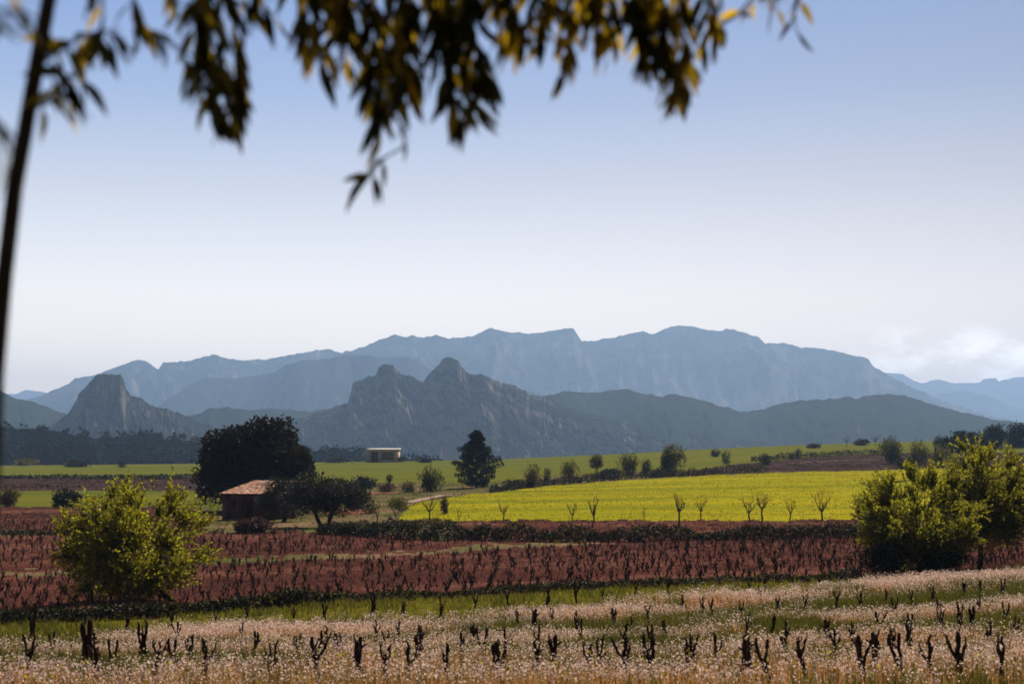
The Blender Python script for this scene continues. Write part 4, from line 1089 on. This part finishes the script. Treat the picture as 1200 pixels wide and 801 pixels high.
def hut():
    p = put(282, 609, 60); k = p.y / F
    root = thing('stone_hut', 'small stone hut with a sagging clay tile roof in front of the dark oak', 'hut', p)
    root.rotation_euler.z = R(-33)
    L, Dp, He, Hr = 5.9, 5.0, 2.75, 3.95          # front length, depth, eaves and back wall height
    x0, x1, y0, y1, th = -L / 2 + .6, L / 2 + .6, -.4, Dp - .4, .42
    b = MB()
    # front wall with a doorway and a small window opening
    dx0, dx1 = x0 + 3.4, x0 + 4.5; wx0, wx1 = x0 + 1.3, x0 + 1.9
    b.box((x0, y0, -.2), (wx0, y0 + th, He)); b.box((wx0, y0, -.2), (wx1, y0 + th, 1.3)); b.box((wx0, y0, 1.9), (wx1, y0 + th, He))
    b.box((wx1, y0, -.2), (dx0, y0 + th, He)); b.box((dx0, y0, 2.0), (dx1, y0 + th, He)); b.box((dx1, y0, -.2), (x1, y0 + th, He))
    b.box((x0, y1 - th, -.2), (x1, y1, Hr - .1))
    for s in (x0, x1 - th):      # side walls with sloping tops
        v = [(s, y0 + th, -.2), (s + th, y0 + th, -.2), (s + th, y1 - th, -.2), (s, y1 - th, -.2)]
        zz = lambda y: He + (Hr - He) * (y - y0) / (y1 - y0)
        v += [(s, y0 + th, zz(y0 + th)), (s + th, y0 + th, zz(y0 + th)), (s + th, y1 - th, zz(y1 - th)), (s, y1 - th, zz(y1 - th))]
        b.add(v, [(3, 2, 1, 0), (4, 5, 6, 7), (0, 1, 5, 4), (1, 2, 6, 5), (2, 3, 7, 6), (3, 0, 4, 7)])
    b.build('wall', STONE, root)
    d = MB()
    for i in range(5): d.box((dx0 + .02 + i * .214, y0 + .18, 0), (dx0 + .02 + i * .214 + .2, y0 + .24, 1.98))
    d.build('door', DARKW, root)
    f = MB(); f.box((wx0 + .01, y0 + .2, 1.31), (wx1 - .01, y0 + .24, 1.89)); f.build('window', DARKW, root)
    # half-round tiles in courses down the slope, ragged at the edges
    rg = np.random.default_rng(9)
    t = MB(); nx, ny = 30, 13
    ang = np.linspace(0, np.pi, 6)
    for i in range(nx):
        for j in range(ny):
            cx = x0 - .25 + (x1 - x0 + .5) * (i + .5) / nx + rg.normal() * .012
            ya = y0 - .30 + (Dp + .45) * j / ny; yb = ya + (Dp + .45) / ny * 1.18
            sag = -.10 * math.sin(math.pi * (i + .5) / nx) * math.sin(math.pi * (j + .5) / ny)
            if rg.random() < .03: continue
            r = .125; lift = rg.normal() * .012
            za = He + (Hr - He) * (ya - y0) / Dp + .05 + sag + lift + .03; zb = He + (Hr - He) * (yb - y0) / Dp + .05 + sag + lift - .01
            ra = np.stack([cx + r * np.cos(ang), np.full(6, ya), za + r * .8 * np.sin(ang)], -1)
            rb = np.stack([cx + r * .85 * np.cos(ang), np.full(6, yb), zb + r * .8 * np.sin(ang)], -1)
            ii = np.arange(6); t.add(np.concatenate([ra, rb]), np.stack([ii[:-1], ii[1:], 6 + ii[1:], 6 + ii[:-1]], -1))
    under = MB()
    zf = lambda y: He + (Hr - He) * (y - y0) / Dp
    a0, a1 = y0 - .2, y1 + .1
    under.add([(x0 - .2, a0, zf(a0) - .01), (x1 + .2, a0, zf(a0) - .01), (x1 + .2, a1, zf(a1) - .01), (x0 - .2, a1, zf(a1) - .01), (x0 - .2, a0, zf(a0) + .04), (x1 + .2, a0, zf(a0) + .04), (x1 + .2, a1, zf(a1) + .04), (x0 - .2, a1, zf(a1) + .04)],
              [(3, 2, 1, 0), (4, 5, 6, 7), (0, 1, 5, 4), (1, 2, 6, 5), (2, 3, 7, 6), (3, 0, 4, 7)])
    rf = t.build('roof', TILE, root)
    under.build('roof_boards', DARKW, rf)
hut()

# white shed at the far edge of the green field
PLAST = ground_mat('shed_render', [(0.3, (.50, .36, .30)), (0.7, (.64, .50, .42))], .6)
SLABM = ground_mat('shed_roof_slab', [(0.3, (.74, .66, .58)), (0.7, (.82, .74, .66))], .4)
def shed():
    p = put(447, 541.5, 60, 700); k = p.y / F; Wd, H = 37 * k, 17.5 * k
    root = thing('farm_shed', 'small flat-roofed pale shed with dark openings far across the green field', 'shed', p)
    root.rotation_euler.z = R(-9)
    x0, x1, D = -Wd / 2, Wd / 2, 6.0; t = .3; h = H * .80
    b = MB()
    o1, o2, o3, o4 = x0 + Wd * .16, x0 + Wd * .40, x0 + Wd * .50, x0 + Wd * .90
    b.box((x0, 0, -.3), (o1, t, h)); b.box((o1, 0, h * .86), (o2, t, h)); b.box((o2, 0, -.3), (o3, t, h))
    b.box((o3, 0, -.3), (o4, t, h * .22)); b.box((o3, 0, h * .86), (o4, t, h)); b.box((o4, 0, -.3), (x1, t, h))
    b.box((x0, D - t, -.3), (x1, D, h)); b.box((x0, t, -.3), (x0 + t, D - t, h)); b.box((x1 - t, t, -.3), (x1, D - t, h))
    b.build('wall', PLAST, root)
    r = MB(); zt = H
    v = [(x0 - .3, -.5, h + .003), (x1 + .3, -.5, h + .003), (x1 + .3, D + .3, h + .5), (x0 - .3, D + .3, h + .5)]
    v += [(a, y, z + .45) for a, y, z in v]; r.add(v, [(3, 2, 1, 0), (4, 5, 6, 7), (0, 1, 5, 4), (1, 2, 6, 5), (2, 3, 7, 6), (3, 0, 4, 7)])
    r.build('roof', SLABM, root)
    d = MB(); d.box((o1 + .02, .12, 0), (o2 - .02, .2, h * .85)); d.build('door', DARKW, root)
    sh = MB(); sh.box((o3 + .02, .15, h * .22), (o4 - .02, .2, h * .86)); sh.build('shutter', bark_mat('faded_shutter', (.16, .10, .085), (.24, .16, .13), 2), root)
shed()
p = put(413, 543.5, 60, 700)
m_ = MB(); m_.tube([(0, 0, -.2), (0, 0, 1.0), (0, 0, 1.15)], [.32, .30, .18], 8)
o = m_.build('marker_stone', SLABM); o.location = p
tag(o, 'tiny white marker stone in the green field left of the pale shed', 'stone')

# ------------------------------------------------------------------ grapevines
def vine_parts(seed, spread=1.0):
    """A goblet-pruned old vine about 0.8 m tall: knotty trunk and two to five crooked arms."""
    rg = np.random.default_rng(seed)
    hd = rg.uniform(.28, .58); lean = rg.normal(size=2) * .14 * spread
    k = 7; t = np.linspace(0, 1, k)
    P = np.stack([lean[0] * t + np.sin(t * 5 + seed) * .025, lean[1] * t + np.cos(t * 4 + seed) * .02, -.08 + (hd + .08) * t], -1)
    tr = MB(); tr.tube(P, np.array([.070, .056, .048, .060, .048, .060, .072]) * rg.uniform(.8, 1.25) * (1 + .12 * rg.normal(size=k)), 8)
    arms = []
    na = int(rg.integers(2, 6)); a0 = rg.uniform(0, 6.28)
    for j in range(na):
        a = a0 + j * 6.28 / na + rg.normal() * .3
        out_, up_ = rg.uniform(.03, .24), rg.uniform(.06, .46)
        out_ *= spread; q = P[-1] + np.array([math.cos(a) * out_, math.sin(a) * out_, up_])
        c = bent(P[-1] - np.array([0, 0, .03]), q, 6, -.12, .05, rg)
        b = MB(); b.tube(c, np.array([.048, .038, .033, .028, .036, .024]) * rg.uniform(.75, 1.3), 7)
        for s in range(rg.integers(1, 3)):
            i = rg.integers(3, 6); b.tube(bent(c[i], c[i] + np.array([rg.normal() * .06, rg.normal() * .06, rg.uniform(.04, .13)]), 3, 0, .08, rg), [.020, .015, .010], 5)
        arms.append(b)
    return tr, arms
proto = []
for s in range(9):
    tr, arms = vine_parts(900 + s)
    # mesh data only; the first use takes the built objects, later uses copy them
    root = bpy.data.objects.new('grapevine', None); COL.objects.link(root)
    ch = [tr.build('trunk', BARKV, root, True)] + [a.build('arm', BARKV, root, True) for a in arms]
    zt = max(max(v.co.z for v in c.data.vertices) for c in ch)
    proto.append([root, ch, zt, False])
single = []
for s in range(6):
    tr, arms = vine_parts(950 + s, .85); m = MB()
    for q in [tr] + arms:
        for v_, f_ in zip(q.v, q.f): m.v.append(v_); m.f.append(f_ + m.n); m.m.append(0)
        m.n += q.n
    V_ = np.concatenate(m.v)
    single.append((m, V_[:, 2].max()))

def place_vine(k, loc, rz, h, label, group):
    root, ch, zt, used = proto[k]
    if not used:
        proto[k][3] = True; r = root
    else:
        r = root.copy(); COL.objects.link(r)
        for c in ch:
            q = c.copy(); COL.objects.link(q); q.parent = r
    s = h / zt
    r.location = loc; r.rotation_euler = (0, 0, rz); t = .62 if h > .85 else .78; r.scale = (s * t, s * t, s)
    return tag(r, label, 'grapevine', group)

# (u, base row, height px, label or None) read off the photograph
V1 = [(32, 759, 40), (145, 752, 33), (199, 749, 34), (252, 739, 20), (292, 732, 14), (343, 732, 14), (383, 731, 20), (435, 729, 28), (478, 728, 19), (515, 731, 25), (555, 722, 20), (595, 724, 30), (638, 714, 22), (675, 709, 23), (707, 707, 15), (745, 706, 20), (782, 702, 20), (813, 701, 14), (875, 697, 16), (901, 693, 14), (932, 692, 16), (961, 690, 13), (985, 688, 13), (1011, 684, 13)]
V2 = [(210, 757, 18), (292, 783, 32), (343, 779, 24), (395, 776, 28), (450, 772, 24), (498, 766, 24), (547, 765, 24), (633, 745, 26), (590, 776, 36), (633, 770, 36), (673, 749, 26), (685, 760, 28), (718, 737, 16), (760, 735, 20), (839, 731, 24), (870, 729, 18), (910, 722, 14), (943, 720, 20), (979, 722, 24), (1005, 718, 12), (1037, 712, 16), (1072, 713, 16), (1092, 710, 12), (1127, 703, 14), (1145, 701, 12), (1172, 702, 20)]
V3 = [(30, 804, 58), (95, 800, 68), (163, 793, 58), (222, 788, 30), (238, 806, 46), (120, 812, 34), (177, 810, 40), (310, 808, 36), (372, 798, 34), (453, 808, 28), (430, 797, 36), (488, 787, 26), (538, 783, 26), (527, 808, 36), (590, 808, 38), (638, 802, 44), (695, 795, 38), (755, 791, 46), (770, 772, 26), (804, 803, 50), (837, 790, 44), (861, 803, 36), (921, 766, 26), (962, 762, 26), (980, 781, 36), (1000, 768, 22), (1031, 749, 24), (1053, 780, 32), (1073, 770, 20), (1090, 804, 54), (1106, 746, 22), (1130, 804, 40), (1142, 742, 16), (1174, 804, 46), (1176, 738, 20), (1194, 760, 26), (690, 806, 30), (900, 806, 28), (948, 806, 30), (1018, 806, 30), (60, 776, 26), (785, 760, 18), (735, 768, 18)]
special = {(30, 804): 'tall grapevine stump nearest the lower left corner', (95, 800): 'tallest grapevine stump of all, in the wildflowers at the lower left',
           (163, 793): 'tall grapevine stump in the wildflowers right below the round yellow green tree', (238, 806): 'tall grapevine stump cut by the lower edge, just right of the round tree',
           (638, 802): 'tall grapevine stump near the middle of the lower edge', (755, 791): 'tall grapevine stump in the wildflowers right of centre',
           (804, 803): 'tall grapevine stump on the lower edge, two thirds of the way across', (837, 790): 'tall grapevine stump just behind and right of another, two thirds across',
           (1090, 804): 'tall grapevine stump second from the lower right corner', (1174, 804): 'tall grapevine stump in the lower right corner'}
rg = np.random.default_rng(606)
have = [(u, v) for l in (V1, V2, V3) for u, v, h in l]
for k in range(400):
    if len(have) > 126: break
    u, v = rg.uniform(10, 1190), rg.uniform(705, 806)
    if v < lines(u, MEADOW_TOP) + 6 or min(abs(u - a) * .8 + abs(v - b) * 1.6 for a, b in have) < 22: continue
    have.append((u, v)); hp = .62 * F / put(u, v, 12).y * rg.uniform(.7, 1.0)
    (V2 if v < 775 else V3).append((u, v, hp / 1.2))
nv = 0
for lst, lab, grp in ((V1, 'small bare dark grapevine stump in the row along the grass strip', 'grapevines along the grass strip'),
                      (V2, 'short dark grapevine stump half hidden in the middle of the wildflowers', 'grapevines in the middle of the wildflowers'),
                      (V3, 'short dark knotty grapevine stump standing in the nearest wildflowers', 'grapevines in the nearest wildflowers')):
    for (u, v, hp) in lst:
        p = put(u, v, 12); h = max(.62, hp * p.y / F * (1.25 if v < 770 else 1.12))
        sp = special.get((u, v))
        place_vine(int(rg.integers(0, 9)), p, rg.uniform(0, 6.28), h, sp or lab, None if sp else grp); nv += 1
for root, ch, zt, used in proto:
    if not used:
        for c in ch: bpy.data.objects.remove(c)
        bpy.data.objects.remove(root)

# middle vineyard: rows that run across the view, slightly away to the right
spots = []
for r_ in range(-10, 56):
    for c_ in np.arange(-60, 70, 1.0):
        x = c_ + rg.normal() * .22
        y = 66 + r_ * 1.7 + x * .10 + rg.normal() * .3
        spots.append((x, y))
A = np.array(spots); A = A[A[:, 1] > 50]
uu = 600 + F * A[:, 0] / A[:, 1]; zz = ground_z(A[:, 0], A[:, 1]); vv = tan_row((zz - CZ) / A[:, 1])
uu = uu * 1.0
ok = (region(uu, A[:, 1], vv) == 3) & (uu > -40) & (uu < 1240) & (vv < lines(uu, GRASS_TOP) - 3) & ~((uu > 530) & (vv < lines(uu, VINE_TOP) + 1)) & (A[:, 1] < 150)
ok &= rg.random(len(A)) > .14
ok &= ~((np.abs(vv - lines(uu, STRIP_A)) < 4) & (uu < 720))
A, zz, uu = A[ok], zz[ok], uu[ok]
A3 = np.concatenate([A, zz[:, None]], 1)
inside = (uu > 4) & (uu < 1196)
order = np.argsort(np.where(inside, A[:, 1], 1e6))
n_ind = 296 - nv
protoS = [None] * 6
mats = []
for q, i in enumerate(order[:n_ind]):
    k = int(rg.integers(0, 6)); m, zt = single[k]
    if protoS[k] is None:
        o = m.build('grapevine', BARKV, None, True); protoS[k] = o
    else:
        o = protoS[k].copy(); COL.objects.link(o)
    s = rg.uniform(.34, .64) / zt
    o.location = A3[i]; o.rotation_euler = (0, 0, rg.uniform(0, 6.28)); o.scale = (s, s, s)
    tag(o, 'small dark vine stump in the front rows of the red vineyard', 'grapevine', 'grapevines in the front rows of the red vineyard')
rest = MB()
for i in order[n_ind:]:
    k = int(rg.integers(0, 6)); m, zt = single[k]; s = rg.uniform(.34, .64) / zt; a = rg.uniform(0, 6.28)
    V_ = np.concatenate(m.v) * s
    c, s2 = math.cos(a), math.sin(a)
    V_ = np.stack([V_[:, 0] * c - V_[:, 1] * s2, V_[:, 0] * s2 + V_[:, 1] * c, V_[:, 2]], -1) + A3[i]
    base = rest.n
    rest.v.append(V_); rest.n += len(V_)
    for f_ in m.f: rest.f.append(f_ + base); rest.m.append(0)
tag(rest.build('far_vines', BARKV, None, True), 'dense rows of small dark vine stumps across the back of the red vineyard', 'grapevines', kind='stuff')
print('vines', nv, len(order))
